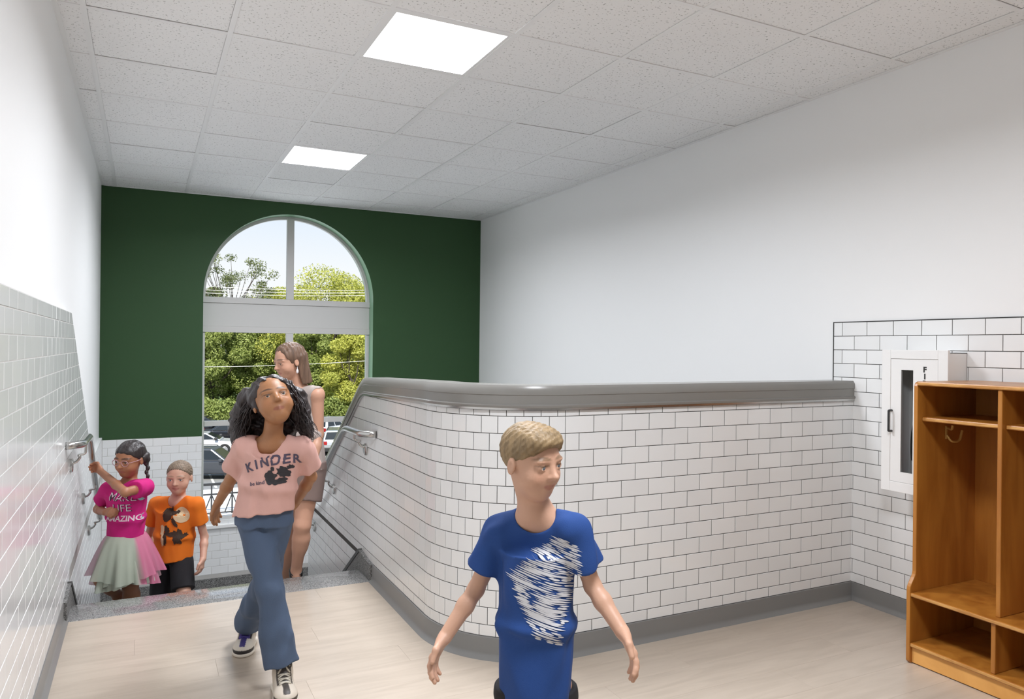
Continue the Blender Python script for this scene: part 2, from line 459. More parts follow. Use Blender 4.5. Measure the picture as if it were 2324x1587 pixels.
# back wall tiles -------------------------------------------------
rows_back = [(.453 - PITCH * (k + 1), .453 - PITCH * k) for k in range(19)]
tiles = []
for k, (v0, v1) in enumerate(rows_back):
    segs = [(0.03, WX0), (WX1, 3.9)] if v0 > WZ0 - .02 else [(0.03, 3.9)]
    if v0 < -.97: continue
    for a, b in segs:
        tiles += grid((0, YB, 0), ex, ez, -ey, a, b, [(v0, v1)], lambda _k, k=k: .15 + (k % 2) * TLEN / 2)
lay_tiles(wall_back, [t for t in tiles if t[0][0] < 2.3])
lay_tiles(wall_back, [t for t in tiles if t[0][0] >= 2.3], 0)
mb = MB()
mb.box((0.02, YB - .0063, -1.0), (WX0, YB + .001, .453)).box((WX1, YB - .0063, -1.0), (3.91, YB + .001, .453)).box((WX0, YB - .0063, -1.0), (WX1, YB + .001, WZ0))
mb.build('grout_bed', M_GROUT_L, wall_back)

# half wall ------------------------------------------------------
def hpath(off, ds=.04, y_end=2.30, x_start=XR):
    """outline of the half wall seen from the hall, offset outwards; (x, y, nx, ny)"""
    pts = []
    k = max(2, int((x_start - (HX + HR)) / .3))
    for i in range(k): pts.append((x_start + (HX + HR - x_start) * i / k, HY - off, 0, -1))
    na = 24
    for i in range(na + 1):
        a = -math.pi / 2 - (math.pi / 2) * i / na
        pts.append((HX + HR + (HR + off) * math.cos(a), HY + HR + (HR + off) * math.sin(a), math.cos(a), math.sin(a)))
    k = int((y_end - (HY + HR)) / ds)
    for i in range(1, k + 1): pts.append((HX - off, HY + HR + (y_end - HY - HR) * i / k, -1, 0))
    return pts
YC0 = HY + HR
def liner_z(y):                       # underside of the capping along the left leg
    if y <= YC0: return 1.097
    flat = 1.097 - .027 * (y - YC0) / 1.05
    slope = 1.001 + SLOPE * (y - .80)
    k = .045                           # soft knee
    h = max(k - abs(flat - slope), 0) / k
    return min(flat, slope) - h * h * k / 4
zbot = -1.3
hp = hpath(-.0018)
vs = []; fs = []
for (x, y, nx, ny) in hp:
    zt = (liner_z(y) if nx < -.999 else 1.097) + .02
    zb = -2.6 if not (nx < -.999) else -2.6
    vs += [(x, y, zb), (x, y, zt), (x - nx * (HT - .0018), y - ny * (HT - .0018), zt), (x - nx * (HT - .0018), y - ny * (HT - .0018), zb)]
for i in range(len(hp) - 1):
    for k in range(4): fs.append((i * 4 + k, i * 4 + (k + 1) % 4, i * 4 + 4 + (k + 1) % 4, i * 4 + 4 + k))
fs += [(3, 2, 1, 0), tuple(len(vs) - 4 + k for k in range(4))]
wall_middle = MB().add(vs, fs).build('wall_middle', M_GROUT)
tag(wall_middle, 'white tiled half wall curving round from the right wall down the stairs', 'wall', kind='structure')
tiles_f, tiles_c, tiles_l = [], [], []
hrows = [(ZTOP - PITCH * 6, 1.097)] + [(ZTOP - PITCH * (k + 1), ZTOP - PITCH * k) for k in range(6, 18)] + [(.095, ZTOP - PITCH * 18)]
LF = XR - (HX + HR)
tiles_f = grid((XR, HY + .008, 0), -ex, ez, -ey, 0, LF + .03, hrows, lambda k: (0 if k % 2 else TLEN / 2))
for r, (v0, v1) in enumerate(hrows):          # square tiles round the bend
    arc0 = .03; arc = HR * math.pi / 2; wq = .0765
    s = arc0 + (0 if r % 2 else -wq / 2)
    while s < arc - .005:
        a0, a1 = max(s, arc0), min(s + wq, arc)
        if a1 - a0 > .012:
            am = -math.pi / 2 - ((a0 + a1) / 2) / HR
            nrm = np.array([math.cos(am), math.sin(am), 0]); u = np.cross(ez, nrm)
            half = (HR * math.tan((a1 - a0) / HR / 2)) - GAP / 2
            hv = (v1 - v0) / 2 - GAP / 2
            o = np.array([HX + HR, HY + HR, (v0 + v1) / 2]) + nrm * (HR - .008)
            tiles_c.append((o, u, ez, nrm, [(-half, -hv), (half, -hv), (half, hv), (-half, hv)]))
        s += wq
lrows = hrows[:-1] + [(ZTOP - PITCH * (k + 1), ZTOP - PITCH * k) for k in range(18, 32)]
for k, (v0, v1) in enumerate(lrows):
    lo = YC0; hi = 2.30
    pl = [(.027 / 1.05, 1, 1.097 + .027 / 1.05 * YC0), (-SLOPE, 1, 1.001 - SLOPE * .80)]
    if k == len(hrows) - 1: v0, v1 = .095, v1; 
    if v1 < .146:
        lo = max(lo, YN + (-v1 - .1) / .645)
    if k == len(hrows) - 1:
        lo = YC0
    tiles_l += grid((HX + .008, 0, 0), ey, ez, -ex, lo, hi, [(v0, v1)], lambda _k, k=k: YC0 + (0 if k % 2 else TLEN / 2), planes=pl)
tiles_l = [t for t in tiles_l if t[0][2] > -1.05]
TILE_ALL = tiles_f + tiles_c + tiles_l
lay_tiles(wall_middle, TILE_ALL)

# capping of the half wall
prof = [(-.005, .004), (.016, .004), (.019, .010), (.019, .016), (.011, .020), (.011, .058), (.014, .061), (.014, .086), (.004, .103), (-HT - .004, .103), (-HT - .016, .086), (-HT - .016, .004)]
cp = []; cn = []
for (x, y, nx, ny) in hpath(0., ds=.03, y_end=2.32, x_start=XR + .004):
    z = liner_z(y) if nx < -.999 else 1.097
    cp.append((x, y, z)); cn.append((nx, ny))
vs, fs = sweep(cp, cn, [(a, b + .006) for a, b in prof])
trim2 = MB().add(vs, fs).build('trim_2', M_CAP, auto=True)
tag(trim2, 'grey enamelled capping with grooves along the top of the half wall', 'capping', kind='structure')
vs, fs = sweep(cp, cn, [(-.006, .0), (.013, .0), (.013, .0105), (-.006, .0105)])
tag(MB().add(vs, fs).build('trim_3', M_STEEL, auto=True), 'narrow steel bead under the grey capping of the half wall', 'trim', kind='structure')

# baseboards -----------------------------------------------------
bprof = [(0., 0.), (.030, 0.), (.028, .003), (.014, .012), (.009, .026), (.009, .088), (.007, .094), (0., .095)]
bp = []; bn = []
for (x, y, nx, ny) in hpath(0., y_end=.44):
    bp.append((x, y, 0)); bn.append((nx, ny))
vs, fs = sweep(bp, bn, bprof)
tag(MB().add(vs, fs).build('baseboard_middle', M_BASE, auto=True), 'grey cove base curving along the foot of the half wall', 'baseboard', kind='structure')
vs, fs = sweep([(XR + .003, HY, 0), (XR + .003, -3.4, 0)], [(-1, 0)] * 2, bprof)
tag(MB().add(vs, fs).build('baseboard_right', M_BASE, auto=True), 'grey cove base along the tiled right wall behind the lockers', 'baseboard', kind='structure')
vs, fs = sweep([(TL - .004, -4, 0), (TL - .004, .44, 0)], [(1, 0)] * 2, bprof)
tag(MB().add(vs, fs).build('baseboard_left', M_BASE, auto=True), 'grey cove base along the foot of the tiled left wall', 'baseboard', kind='structure')
tag(MB().box((0, YB - .022, ZLAND), (3.92, YB, ZLAND + .095)).build('baseboard_back', M_TERRD), 'dark terrazzo base under the window on the stair landing', 'baseboard', kind='structure')

# ------------------------------------------------------------------ floor
floor = MB().box((-.1, YF, -.22), (XR + .1, -.85, -.005)).box((-.1, -.85, -.22), (1.65, .44, -.005)).box((1.65, -.85, -.22), (1.80, -.62, -.005)).build('floor', mat('floor_screed', (.42, .37, .32), .6))
tag(floor, 'pale wood-look plank floor of the hall', 'floor', kind='structure')
PWID, PLEN = .185, 1.22
y = .438; r = 0
while y > -3.4:
    ylo = y - PWID
    ym = (y + ylo) / 2
    xmax = XR + .0
    if ylo > -.93: xmax = 1.64
    elif y > -.96: xmax = XR
    if ylo > -.95 and y < -.35:           # rows that meet the bend
        dy = ylo - (HY + HR); xmax = HX + HR - math.sqrt(max(.0, (HR - .06) ** 2 - min(dy, 0) ** 2)) if abs(dy) < HR - .06 else HX + HR
    x = TL + .004 - (.37 * r * PLEN % PLEN)
    while x < xmax:
        xa, xb = max(x, TL + .004), min(x + PLEN, xmax)
        if xb - xa > .05:
            MB().box((xa + .0002, ylo + .0002, -.005), (xb - .0002, y - .0002, 0.), bev=.0004).build('plank', M_PLANK, floor)
        x += PLEN
    y = ylo; r += 1

# ------------------------------------------------------------------ stairs
stairs = empty('stairs', (.8, YN, 0), 'terrazzo staircase running down from the hall to the landing', 'stairs', kind='structure')
def bevbox(lo, hi, name, m_, parent, bev=.008):
    return MB().box(lo, hi, bev=bev).build(name, m_, parent, auto=True)
bevbox((TL - .004, .441, -.22), (HX + .004, YN, .001), 'nosing', M_TERR, stairs, .012)
for k in range(1, 6):
    bevbox((TL - .004, YN + RUN * (k - 1) - .03, -RISE * k - .22), (HX + .004, YN + RUN * k, -RISE * k), 'step', M_TERR, stairs, .01)
for xa, xb, s in ((HX - .022, HX + .01, 1), (TL - .01, TL + .018, 0)):
    y1 = YN + 5 * RUN
    poly = [(.441, 0.0), (.441, .096), (.56, .104), (.655, .118), (.69, .120), (y1, .120 + SLOPE * (y1 - .69)), (y1 + .14, ZLAND + .10), (y1 + .14, ZLAND - .1), (y1 - .2, ZLAND - .1), (.70, -.40), (.5, -.2)]
    MB().prism(poly, 0, xa, xb).build('stringer', M_TERRD, stairs)
    top = [(.684, .1205), (.692, .127), (y1, .127 + SLOPE * (y1 - .692)), (y1 - .004, .1205 + SLOPE * (y1 - .69) - .006)]
    top = [(.675, .112), (.690, .128), (y1 + .02, .128 + SLOPE * (y1 + .02 - .690)), (y1 + .02, .100 + SLOPE * (y1 + .02 - .690))]
    MB().prism(top, 0, xa - .004, xb + .004).build('stringer_edge', M_DARKEDGE, stairs)
landing = MB().box((-.1, YN + 5 * RUN, ZLAND - .2), (XR + .1, YB, ZLAND)).build('landing', M_TERR)
tag(landing, 'terrazzo stair landing below the arched window', 'landing', kind='structure')
low = MB()
for k in range(1, 8):
    low.box((HX + HT, YN + RUN * (5 - k), ZLAND - RISE * k - .25), (XR + .1, YN + RUN * (6 - k), ZLAND - RISE * k))
low.box((HX + HT, HY + HT, -2.62), (XR + .1, YN - RUN * 2, -2.45))
tag(low.build('lower_stairs', M_TERR), 'lower flight of stairs hidden behind the half wall', 'stairs', kind='structure')

# ------------------------------------------------------------------ ceiling
ceil_o = MB().box((-.1, YF, ZC + .10), (XR + .1, YB, ZC + .12)).build('ceiling', M_WALL)
tag(ceil_o, 'suspended ceiling of speckled acoustic tiles in a white grid', 'ceiling', kind='structure')
GX = [0.0] + [.12 + .61 * i for i in range(7)] + [XR + .006]
GY = [.61 * j for j in range(-13, 7)] + [YB]
LIGHTS = [(3, j) for j in (-1, 3, -5)]
TB = .012
cbank = {}
for a in range(len(GX) - 1):
    for b in range(len(GY) - 1):
        x0, x1, y0, y1 = GX[a], GX[a + 1], GY[b], GY[b + 1]
        j = b - 13
        if (a, j) in LIGHTS: continue
        drop = random.uniform(-.0012, .0012)
        lo = (x0 + TB * .9 + .001, y0 + TB * .9 + .001, ZC + .0045 + drop); hi = (x1 - TB * .9 - .001, y1 - TB * .9 - .001, ZC + .02)
        if y1 < -3.6:
            cbank.setdefault('b', MB()).box(lo, hi); continue
        MB().box(lo, hi, bev=.0015).build('ceiling_tile', M_BOARD, ceil_o)
o = cbank['b'].build('ceiling_tile_field', M_BOARD, ceil_o); o['kind'] = 'stuff'
for i, x in enumerate(GX[1:-1]):
    MB().box((x - TB, YF, ZC), (x + TB, YB, ZC + .004)).box((x - .002, YF, ZC + .004), (x + .002, YB, ZC + .04)).build('main_runner', M_GRID, ceil_o)
for y in GY[:-1]:
    for a in range(len(GX) - 1):
        if y < -3.7: continue
        MB().box((GX[a] + (TB if a else 0), y - TB, ZC + .0004), (GX[a + 1] - (TB if a < len(GX) - 2 else 0), y + TB, ZC + .0042)).build('cross_tee', M_GRID, ceil_o)
mb = MB().box((XL, YF, ZC - .001), (XL + .022, YB, ZC + .003)).box((XR - .016, YF, ZC - .001), (XR + .006, YB, ZC + .003)).box((XL, YB - .022, ZC - .001), (XR, YB, ZC + .003))
mb.build('wall_angle', M_GRID, ceil_o)
llab = {-1: 'large glowing square light panel nearest the top of the picture', 3: 'smaller glowing square light panel further back near the arched window'}
for (a, j) in LIGHTS:
    x0, x1 = GX[a], GX[a + 1]; y0, y1 = .61 * j, .61 * (j + 1)
    L = empty('ceiling_light', ((x0 + x1) / 2, (y0 + y1) / 2, ZC), llab.get(j, 'square light panel in the ceiling out of frame overhead'), 'ceiling light', 'square ceiling light panels')
    fr = MB(); t0, t1 = TB + .001, .030
    fr.box((x0 + t0, y0 + t0, ZC + .002), (x0 + t1, y1 - t0, ZC + .03)).box((x1 - t1, y0 + t0, ZC + .002), (x1 - t0, y1 - t0, ZC + .03))
    fr.box((x0 + t1, y0 + t0, ZC + .002), (x1 - t1, y0 + t1, ZC + .03)).box((x0 + t1, y1 - t1, ZC + .002), (x1 - t1, y1 - t0, ZC + .03))
    fr.build('light_frame', M_GRID, L)
    MB().box((x0 + t1, y0 + t1, ZC + .006), (x1 - t1, y1 - t1, ZC + .02)).build('diffuser', M_PANEL, L)
    al = bpy.data.lights.new('panel_glow', 'AREA'); al.shape = 'SQUARE'; al.size = x1 - x0 - 2 * t1; al.energy = LIGHT_STRENGTH; al.color = (.97, .995, 1.05); al.spread = math.radians(LIGHT_SPREAD)
    ao_ = bpy.data.objects.new('panel_glow', al); COL.objects.link(ao_); ao_.location = ((x0 + x1) / 2, (y0 + y1) / 2, ZC + .004); ao_.parent = L; ao_.matrix_parent_inverse = L.matrix_world.inverted()

# ------------------------------------------------------------------ window
win = empty('window_1', (WCX, YG, WZ0), 'tall arched window with grey frame and wide grey infill band', 'window', kind='structure')
FD = .05
def wpt(px, py):
    d = None
    q = DV + RV * (px - CXP) / F_PX - UV * (py - CYP) / F_PX
    t = (YG - CAM[1]) / q[1]; p = CAM + q * t
    return p[0], p[2]
def wbox(x0, x1, z0, z1, name, m_, dy=0., dep=FD):
    return MB().box((x0, YG + dy, z0), (x1, YG + dy + dep, z1), bev=.003).build(name, m_, win)
zA = wpt(657, 693)[1]; zA1 = wpt(655, 680)[1]; zB1 = wpt(655, 744)[1]; zB = wpt(655, 757)[1]
zT1 = wpt(497, 955)[1]; zT0 = wpt(497, 967)[1]
xm = wpt(659, 600)[0]; FW = .030; MW = .037
ring = MB()
ao = arch(N); ai = arch(N, inset=FW)
oo = [(WX1, zA)] + ao + [(WX0, zA)]; ii = [(WX1 - FW, zA)] + ai + [(WX0 + FW, zA)]
for k in range(len(oo) - 1):
    q = [oo[k], oo[k + 1], ii[k + 1], ii[k]]
    vs = [(x, YG, z) for x, z in q] + [(x, YG + FD, z) for x, z in q]
    ring.add(vs, [(0, 1, 2, 3), (7, 6, 5, 4), (3, 2, 6, 7), (1, 0, 4, 5)])
ring.build('arch_frame', M_ALU, win)
wbox(WX0, WX0 + FW, WZ0, zB, 'frame_side', M_ALU); wbox(WX1 - FW, WX1, WZ0, zB, 'frame_side', M_ALU)
wbox(xm - MW, xm + MW, zA1, WSP + WRAD - .015, 'mullion', M_ALU, -.012)
wbox(xm - MW, xm + MW, zT1, zB, 'mullion', M_ALU, -.012)
wbox(xm - MW, xm + MW, WZ0 + .05, zT0, 'mullion', M_ALU, -.012)
wbox(WX0, WX1, zA, zA1, 'transom', M_ALU, -.016); wbox(WX0, WX1, zB, zB1, 'transom', M_ALU, -.016)
wbox(WX0, WX1, zB1, zA, 'infill_panel', M_PANELGREY, -.004)
wbox(WX0 + FW, WX1 - FW, zT0, zT1, 'transom', M_ALU, -.012)
wbox(WX0, WX1, WZ0, WZ0 + .05, 'transom', M_ALU, -.012)
def pane(poly, name='pane'):
    MB().prism(poly, 1, YG + .022, YG + .026).build(name, M_GLASS, win)
for sgn in (-1, 1):
    if sgn < 0:
        pts = [(x, z) for x, z in ai if x <= xm - MW]; pts = [(xm - MW, WSP + math.sqrt(max(0, (WRAD - FW) ** 2 - (xm - MW - WCX) ** 2)))] + pts + [(WX0 + FW, zA1), (xm - MW, zA1)]
    else:
        pts = [(x, z) for x, z in ai if x >= xm + MW]; pts = [(xm + MW, zA1), (WX1 - FW, zA1)] + pts + [(xm + MW, WSP + math.sqrt(max(0, (WRAD - FW) ** 2 - (xm + MW - WCX) ** 2)))]
    pane(pts)
for z0, z1 in ((zT1, zB), (WZ0 + .05, zT0)):
    for x0, x1 in ((WX0 + FW, xm - MW), (xm + MW, WX1 - FW)):
        pane([(x0, z0), (x1, z0), (x1, z1), (x0, z1)])
MB().box((WX0 - .02, YB - .035, WZ0 - .035), (WX1 + .02, YG, WZ0 + .004), bev=.006).build('sill', M_SILL, win)

# ------------------------------------------------------------------ handrails
def arcfill(pts, r=.05, n=5):
    """round the corners of a polyline"""
    out = [np.asarray(pts[0], float)]
    for i in range(1, len(pts) - 1):
        p, q, s = (np.asarray(t, float) for t in (pts[i - 1], pts[i], pts[i + 1]))
        a = (p - q) / np.linalg.norm(p - q); b = (s - q) / np.linalg.norm(s - q)
        l = min(r, np.linalg.norm(p - q) * .45, np.linalg.norm(s - q) * .45)
        for k in range(n + 1):
            t = k / n; out.append((1 - t) ** 2 * (q + a * l) + 2 * t * (1 - t) * q + t * t * (q + b * l))
    out.append(np.asarray(pts[-1], float)); return out
def handrail(pts, wallx, side, ros, label):
    H = empty('handrail', tuple(pts[0]), label, 'handrail')
    MB().tube(arcfill(pts, .07), .0195, 16).build('pipe', M_STEEL, H, True)
    for (yy, zz, zr) in ros:
        b = MB(); px = pts[2][0]
        b.disc((wallx, yy, zz), (side, 0, 0), .036, .012, 24)
        b.tube(arcfill([(wallx + side * .005, yy, zz + .01), (wallx + side * .03, yy, zz + .02), (wallx + side * .045, yy, zz + .045), (wallx + side * .035, yy, zz + .055), (px, yy, zz + .06), (px, yy, zr - .015)], .02), .0065, 8)
        b.build('bracket', M_STEEL, H, auto=True)
SLH = -.60
def slope_end(y0, z0, y1): return z0 + SLH * (y1 - y0)
xl = .098
handrail([(TL + .004, .50, .858), (xl, .60, .852), (xl, 1.10, .835), (xl, 2.35, slope_end(1.10, .835, 2.35)), (xl, 2.60, slope_end(1.10, .835, 2.36))], TL, 1,
         [(.80, .715, .85), (1.72, .36, slope_end(1.10, .835, 1.72)), (2.30, .02, slope_end(1.10, .835, 2.3))], 'steel tube handrail on the left tiled wall, held by the girl in magenta')
xr_ = HX - .072
handrail([(HX - .004, .40, .860), (xr_, .47, .857), (xr_, .86, .852), (xr_, 2.22, slope_end(.86, .852, 2.22)), (xr_ , 2.27, slope_end(.86, .852, 2.26))], HX, -1,
         [(.62, .745, .855), (1.42, .36, slope_end(.86, .852, 1.42)), (2.05, -.05, slope_end(.86, .852, 2.05))], 'steel tube handrail on the curved half wall, right of the stairs')

# ------------------------------------------------------------------ coat lockers
LX0, LX1, LXU = 3.414, 3.885, 3.452
LY0, LBAY, NB = -1.588, .350, 4
LZ, LSEAT, LBOT, LSH, PT = 1.240, .312, .092, 1.082, .018
lock = empty('coat_locker', (3.65, LY0 - NB * LBAY / 2, 0), 'birch plywood coat locker unit with cubbies and hooks standing against the right wall', 'locker')
def side_profile():
    up = []
    for k in range(7):                      # soft S from seat depth to upper depth
        t = k / 6; up.append((LX0 + (LXU - LX0) * (3 * t * t - 2 * t ** 3), .325 + .075 * t))
    return [(LX1, 0.0), (LX0 + .012, 0.), (LX0, .012), (LX0, .31)] + up + [(LXU, LZ - .02), (LXU + .006, LZ - .006), (LXU + .02, LZ), (LX1, LZ)]
def yprism(poly, y0, y1, name, m_, parent=lock, edge=None, bev=.004):
    b = MB().prism(poly, 1, y0, y1); o = b.build(name, m_, parent)
    md = o.modifiers.new('soft', 'BEVEL'); md.width = bev; md.segments = 2; md.limit_method = 'ANGLE'; md.angle_limit = .7
    return o
ends = [LY0 - .0, LY0 - NB * LBAY]
for yy in ends:
    yprism(side_profile(), yy - PT, yy, 'side_panel', M_LOCK)
ya, yb = LY0 - PT, LY0 - NB * LBAY
for i in range(1, NB):
    yc = LY0 - i * LBAY
    yprism([(LX1 - .012, LSEAT), (LXU + .004, LSEAT), (LXU + .004, LZ - PT), (LX1 - .012, LZ - PT)], yc - PT, yc, 'divider', M_LOCK)
    yprism([(LX1 - .012, LBOT), (LX0 + .012, LBOT), (LX0 + .012, LSEAT - PT), (LX1 - .012, LSEAT - PT)], yc - PT, yc, 'divider', M_LOCK)
def board(x0, x1, z0, z1, y0, y1, name, m_=M_LOCK):
    o = MB().box((x0, y1, z0), (x1, y0, z1), bev=.004).build(name, m_, lock)
    e_ = MB().box((x0 - .0012, y1 + .003, z0 + .003), (x0 + .004, y0 - .003, z1 - .003), bev=.002).build('ply_edge', M_PLY, o)
    return o
board(LXU - .004, LX1, LZ - PT, LZ, ya + .001, yb, 'top_board')
board(LX0 + .002, LX1 - .012, LSEAT - PT, LSEAT, ya, yb, 'seat_board')
board(LX0 + .002, LX1 - .012, LBOT - PT, LBOT, ya, yb, 'bottom_board')
MB().box((LX0 + .016, yb, 0.004), (LX0 + .034, ya, LBOT - PT), bev=.002).build('plinth', M_PLINTH, lock)
MB().box((LX1 - .012, yb, .01), (LX1 - .004, ya, LZ - PT)).build('back_panel', M_LOCK, lock)
M_HOOK = mat('brass_hook', srgb(196, 158, 92), .35, .35)
for i in range(NB):
    y0 = LY0 - i * LBAY - PT; y1 = LY0 - (i + 1) * LBAY
    board(LXU + .03, LX1 - .012, LSH - PT, LSH, y0, y1, 'shelf')
    # double hooks on the left cheek of every bay: plate, upper knob, long swung arm
    hx, hz = LXU + .20, LSH - .075
    b = MB(); yb0 = y0 - .0005
    b.box((hx - .007, yb0 - .006, hz - .03), (hx + .007, yb0, hz + .03), bev=.002)
    b.tube(arcfill([(hx, yb0 - .004, hz + .022), (hx - .004, yb0 - .03, hz + .015), (hx - .006, yb0 - .034, hz + .036)], .012), .0055, 8)
    b.tube(arcfill([(hx, yb0 - .004, hz - .012), (hx + .004, yb0 - .022, hz - .040), (hx + .044, yb0 - .034, hz - .040), (hx + .060, yb0 - .036, hz + .010)], .028), .0055, 8)
    b.build('coat_hook', M_HOOK, lock, auto=True)
    b = MB(); xb_ = LX1 - .0125; yh = y0 - .17
    b.box((xb_ - .006, yh - .007, hz - .03), (xb_, yh + .007, hz + .03), bev=.002)
    b.tube(arcfill([(xb_ - .004, yh, hz - .012), (xb_ - .03, yh, hz - .04), (xb_ - .06, yh, hz - .03), (xb_ - .068, yh, hz + .006)], .02), .0055, 8)
    if i > 0: b.build('coat_hook', M_HOOK, lock, auto=True)

# ------------------------------------------------------------------ fire extinguisher cabinet on the tiled wall
M_CABW = mat('white_powder_coat', (.80, .80, .79), .4)
M_BLACK = mat('black_plastic', (.012, .012, .012), .35)
M_HANDLE = mat('dark_handle', (.06, .06, .06), .35, .6)
M_CGLASS = glass('smoked_pane', (.80, .81, .81), .05)
CX0 = 3.762; CY0, CY1 = -1.204, -1.543; CZ0, CZ1 = .670, 1.380
cabin = empty('fire_cabinet', (XR, (CY0 + CY1) / 2, CZ0), 'white metal fire extinguisher cabinet mounted on the tiled right wall', 'cabinet')
b = MB()                                     # tub: five plates, open at the front
ty0, ty1, tz0, tz1 = CY0 - .045, CY1 + .004, CZ0 + .03, CZ1 - .012
b.box((CX0 + .014, ty0 - .003, tz0), (XR - .001, ty0, tz1)).box((CX0 + .014, ty1, tz0), (XR - .001, ty1 + .003, tz1))
b.box((CX0 + .014, ty1, tz0), (XR - .001, ty0, tz0 + .003)).box((CX0 + .014, ty1, tz1 - .003), (XR - .001, ty0, tz1))
b.box((XR - .004, ty1, tz0), (XR - .001, ty0, tz1)); b.build('tub', M_CABW, cabin)
dy0, dy1, dz0, dz1 = -1.252, -1.495, .720, 1.335
b = MB()
b.box((CX0, dy0, CZ0), (CX0 + .016, CY0, CZ1), bev=.002).box((CX0, CY1, CZ0), (CX0 + .016, dy1, CZ1), bev=.002)
b.box((CX0, dy1, dz1), (CX0 + .016, dy0, CZ1), bev=.002).box((CX0, dy1, CZ0), (CX0 + .016, dy0, dz0), bev=.002); b.build('trim_frame', M_CABW, cabin)
gy0, gy1, gz0, gz1 = -1.308, -1.371, .772, 1.280
d = .0015; b = MB(); dx0, dx1 = CX0 + .002, CX0 + .014
b.box((dx0, gy0, dz0 + d), (dx1, dy0 - d, dz1 - d)).box((dx0, dy1 + d, dz0 + d), (dx1, gy1, dz1 - d))
b.box((dx0, gy1, gz1), (dx1, gy0, dz1 - d)).box((dx0, gy1, dz0 + d), (dx1, gy0, gz0))
door = b.build('cabinet_door', M_CABW, cabin)
MB().box((CX0 + .006, gy1, gz0), (CX0 + .008, gy0, gz1)).build('pane', M_CGLASS, door)
hh = MB(); hy = -1.260
hh.tube(arcfill([(CX0 + .002, hy, 1.075), (CX0 - .022, hy, 1.075), (CX0 - .022, hy, .972), (CX0 + .002, hy, .972)], .004), .0055, 8)
hh.build('handle', M_HANDLE, door, auto=True)
def text_mesh(body, size, shear=0., spacing=1.0, bold=0.):
    c = bpy.data.curves.new('txt', 'FONT'); c.body = body; c.size = size; c.align_x = 'CENTER'; c.align_y = 'CENTER'
    c.shear = shear; c.space_character = spacing; c.offset = bold
    o = bpy.data.objects.new('txt', c); COL.objects.link(o)
    dg = bpy.context.evaluated_depsgraph_get(); me = bpy.data.meshes.new_from_object(o.evaluated_get(dg))
    bpy.data.objects.remove(o); bpy.data.curves.remove(c); return me
M_INK = mat('black_lettering', (.015, .015, .015), .5)
for k, ch in enumerate('FIRE'):
    me = text_mesh(ch, .036, bold=.0018)
    o = link('letter', me, None, [M_INK])
    me.transform(Matrix(((0, 0, -1, dx0 - .0006), (-1, 0, 0, -1.430), (0, 1, 0, 1.284 - k * .0335), (0, 0, 0, 1)))); o.parent = door; o.matrix_parent_inverse = door.matrix_world.inverted()
M_RED = mat('red_enamel', (.45, .015, .012), .25)
ext = empty('fire_extinguisher', (3.855, -1.435, tz0 + .003), 'fire extinguisher with a black hose behind the cabinet pane', 'extinguisher')
zb = tz0 + .003
MB().tube([(3.855, -1.435, zb), (3.855, -1.435, zb + .01), (3.855, -1.435, zb + .33), (3.855, -1.435, zb + .365), (3.855, -1.435, zb + .385), (3.855, -1.435, zb + .40)], [.044, .046, .046, .036, .018, .014], 20).build('cylinder', M_RED, ext, auto=True)
b = MB().tube([(3.855, -1.435, zb + .40), (3.855, -1.435, zb + .44)], .014, 12); b.box((3.845, -1.44, zb + .43), (3.865, -1.36, zb + .445), bev=.003).box((3.847, -1.44, zb + .46), (3.863, -1.35, zb + .472), bev=.003)
b.build('valve', M_BLACK, ext)
MB().tube(arcfill([(3.845, -1.425, zb + .43), (3.825, -1.385, zb + .41), (3.80, -1.352, zb + .30), (3.80, -1.346, zb + .20), (3.805, -1.352, zb + .06)], .08), .010, 10).build('hose', M_BLACK, ext, True)
MB().tube([(3.804, -1.349, zb + .13), (3.804, -1.350, zb + .10), (3.806, -1.353, zb + .03)], [.012, .012, .016], 10).build('nozzle', mat('grey_nozzle', (.3, .3, .3), .4), ext, auto=True)

# ------------------------------------------------------------------ outside
ZG = -6.0
M_ASPH = mat('asphalt', (.26, .255, .245), .85, noise=(.6, .12))
M_CONC = mat('pale_concrete', (.78, .76, .72), .8, noise=(.3, .05))
M_LAWN = mat('lawn', (.10, .16, .035), .9, noise=(2.5, .25))
lot = MB().box((-60, 35.6, ZG - .3), (70, 66, ZG)).build('parking_lot', M_ASPH)
tag(lot, 'grey asphalt car park outside below the window', 'car park', kind='structure')
walk = MB().box((-60, 4.5, ZG - .3), (70, 35.6, ZG + .02)).build('walkway', M_CONC)
tag(walk, 'pale concrete apron between the building and the car park', 'pavement', kind='structure')
lawn = MB().box((-400, 66, ZG - .3), (400, 600, ZG + .05)).build('lawn_ground', M_LAWN); tag(lawn, 'strip of green lawn under the trees beyond the car park', 'lawn', kind='structure')
M_STRIPE = mat('stripe_paint', (.75, .74, .68), .7)
for k in range(8):
    x = -18 + k * 3.1
    MB().box((x, 36.0, ZG), (x + .12, 41.0, ZG + .004)).build('stripe', M_STRIPE, lot)

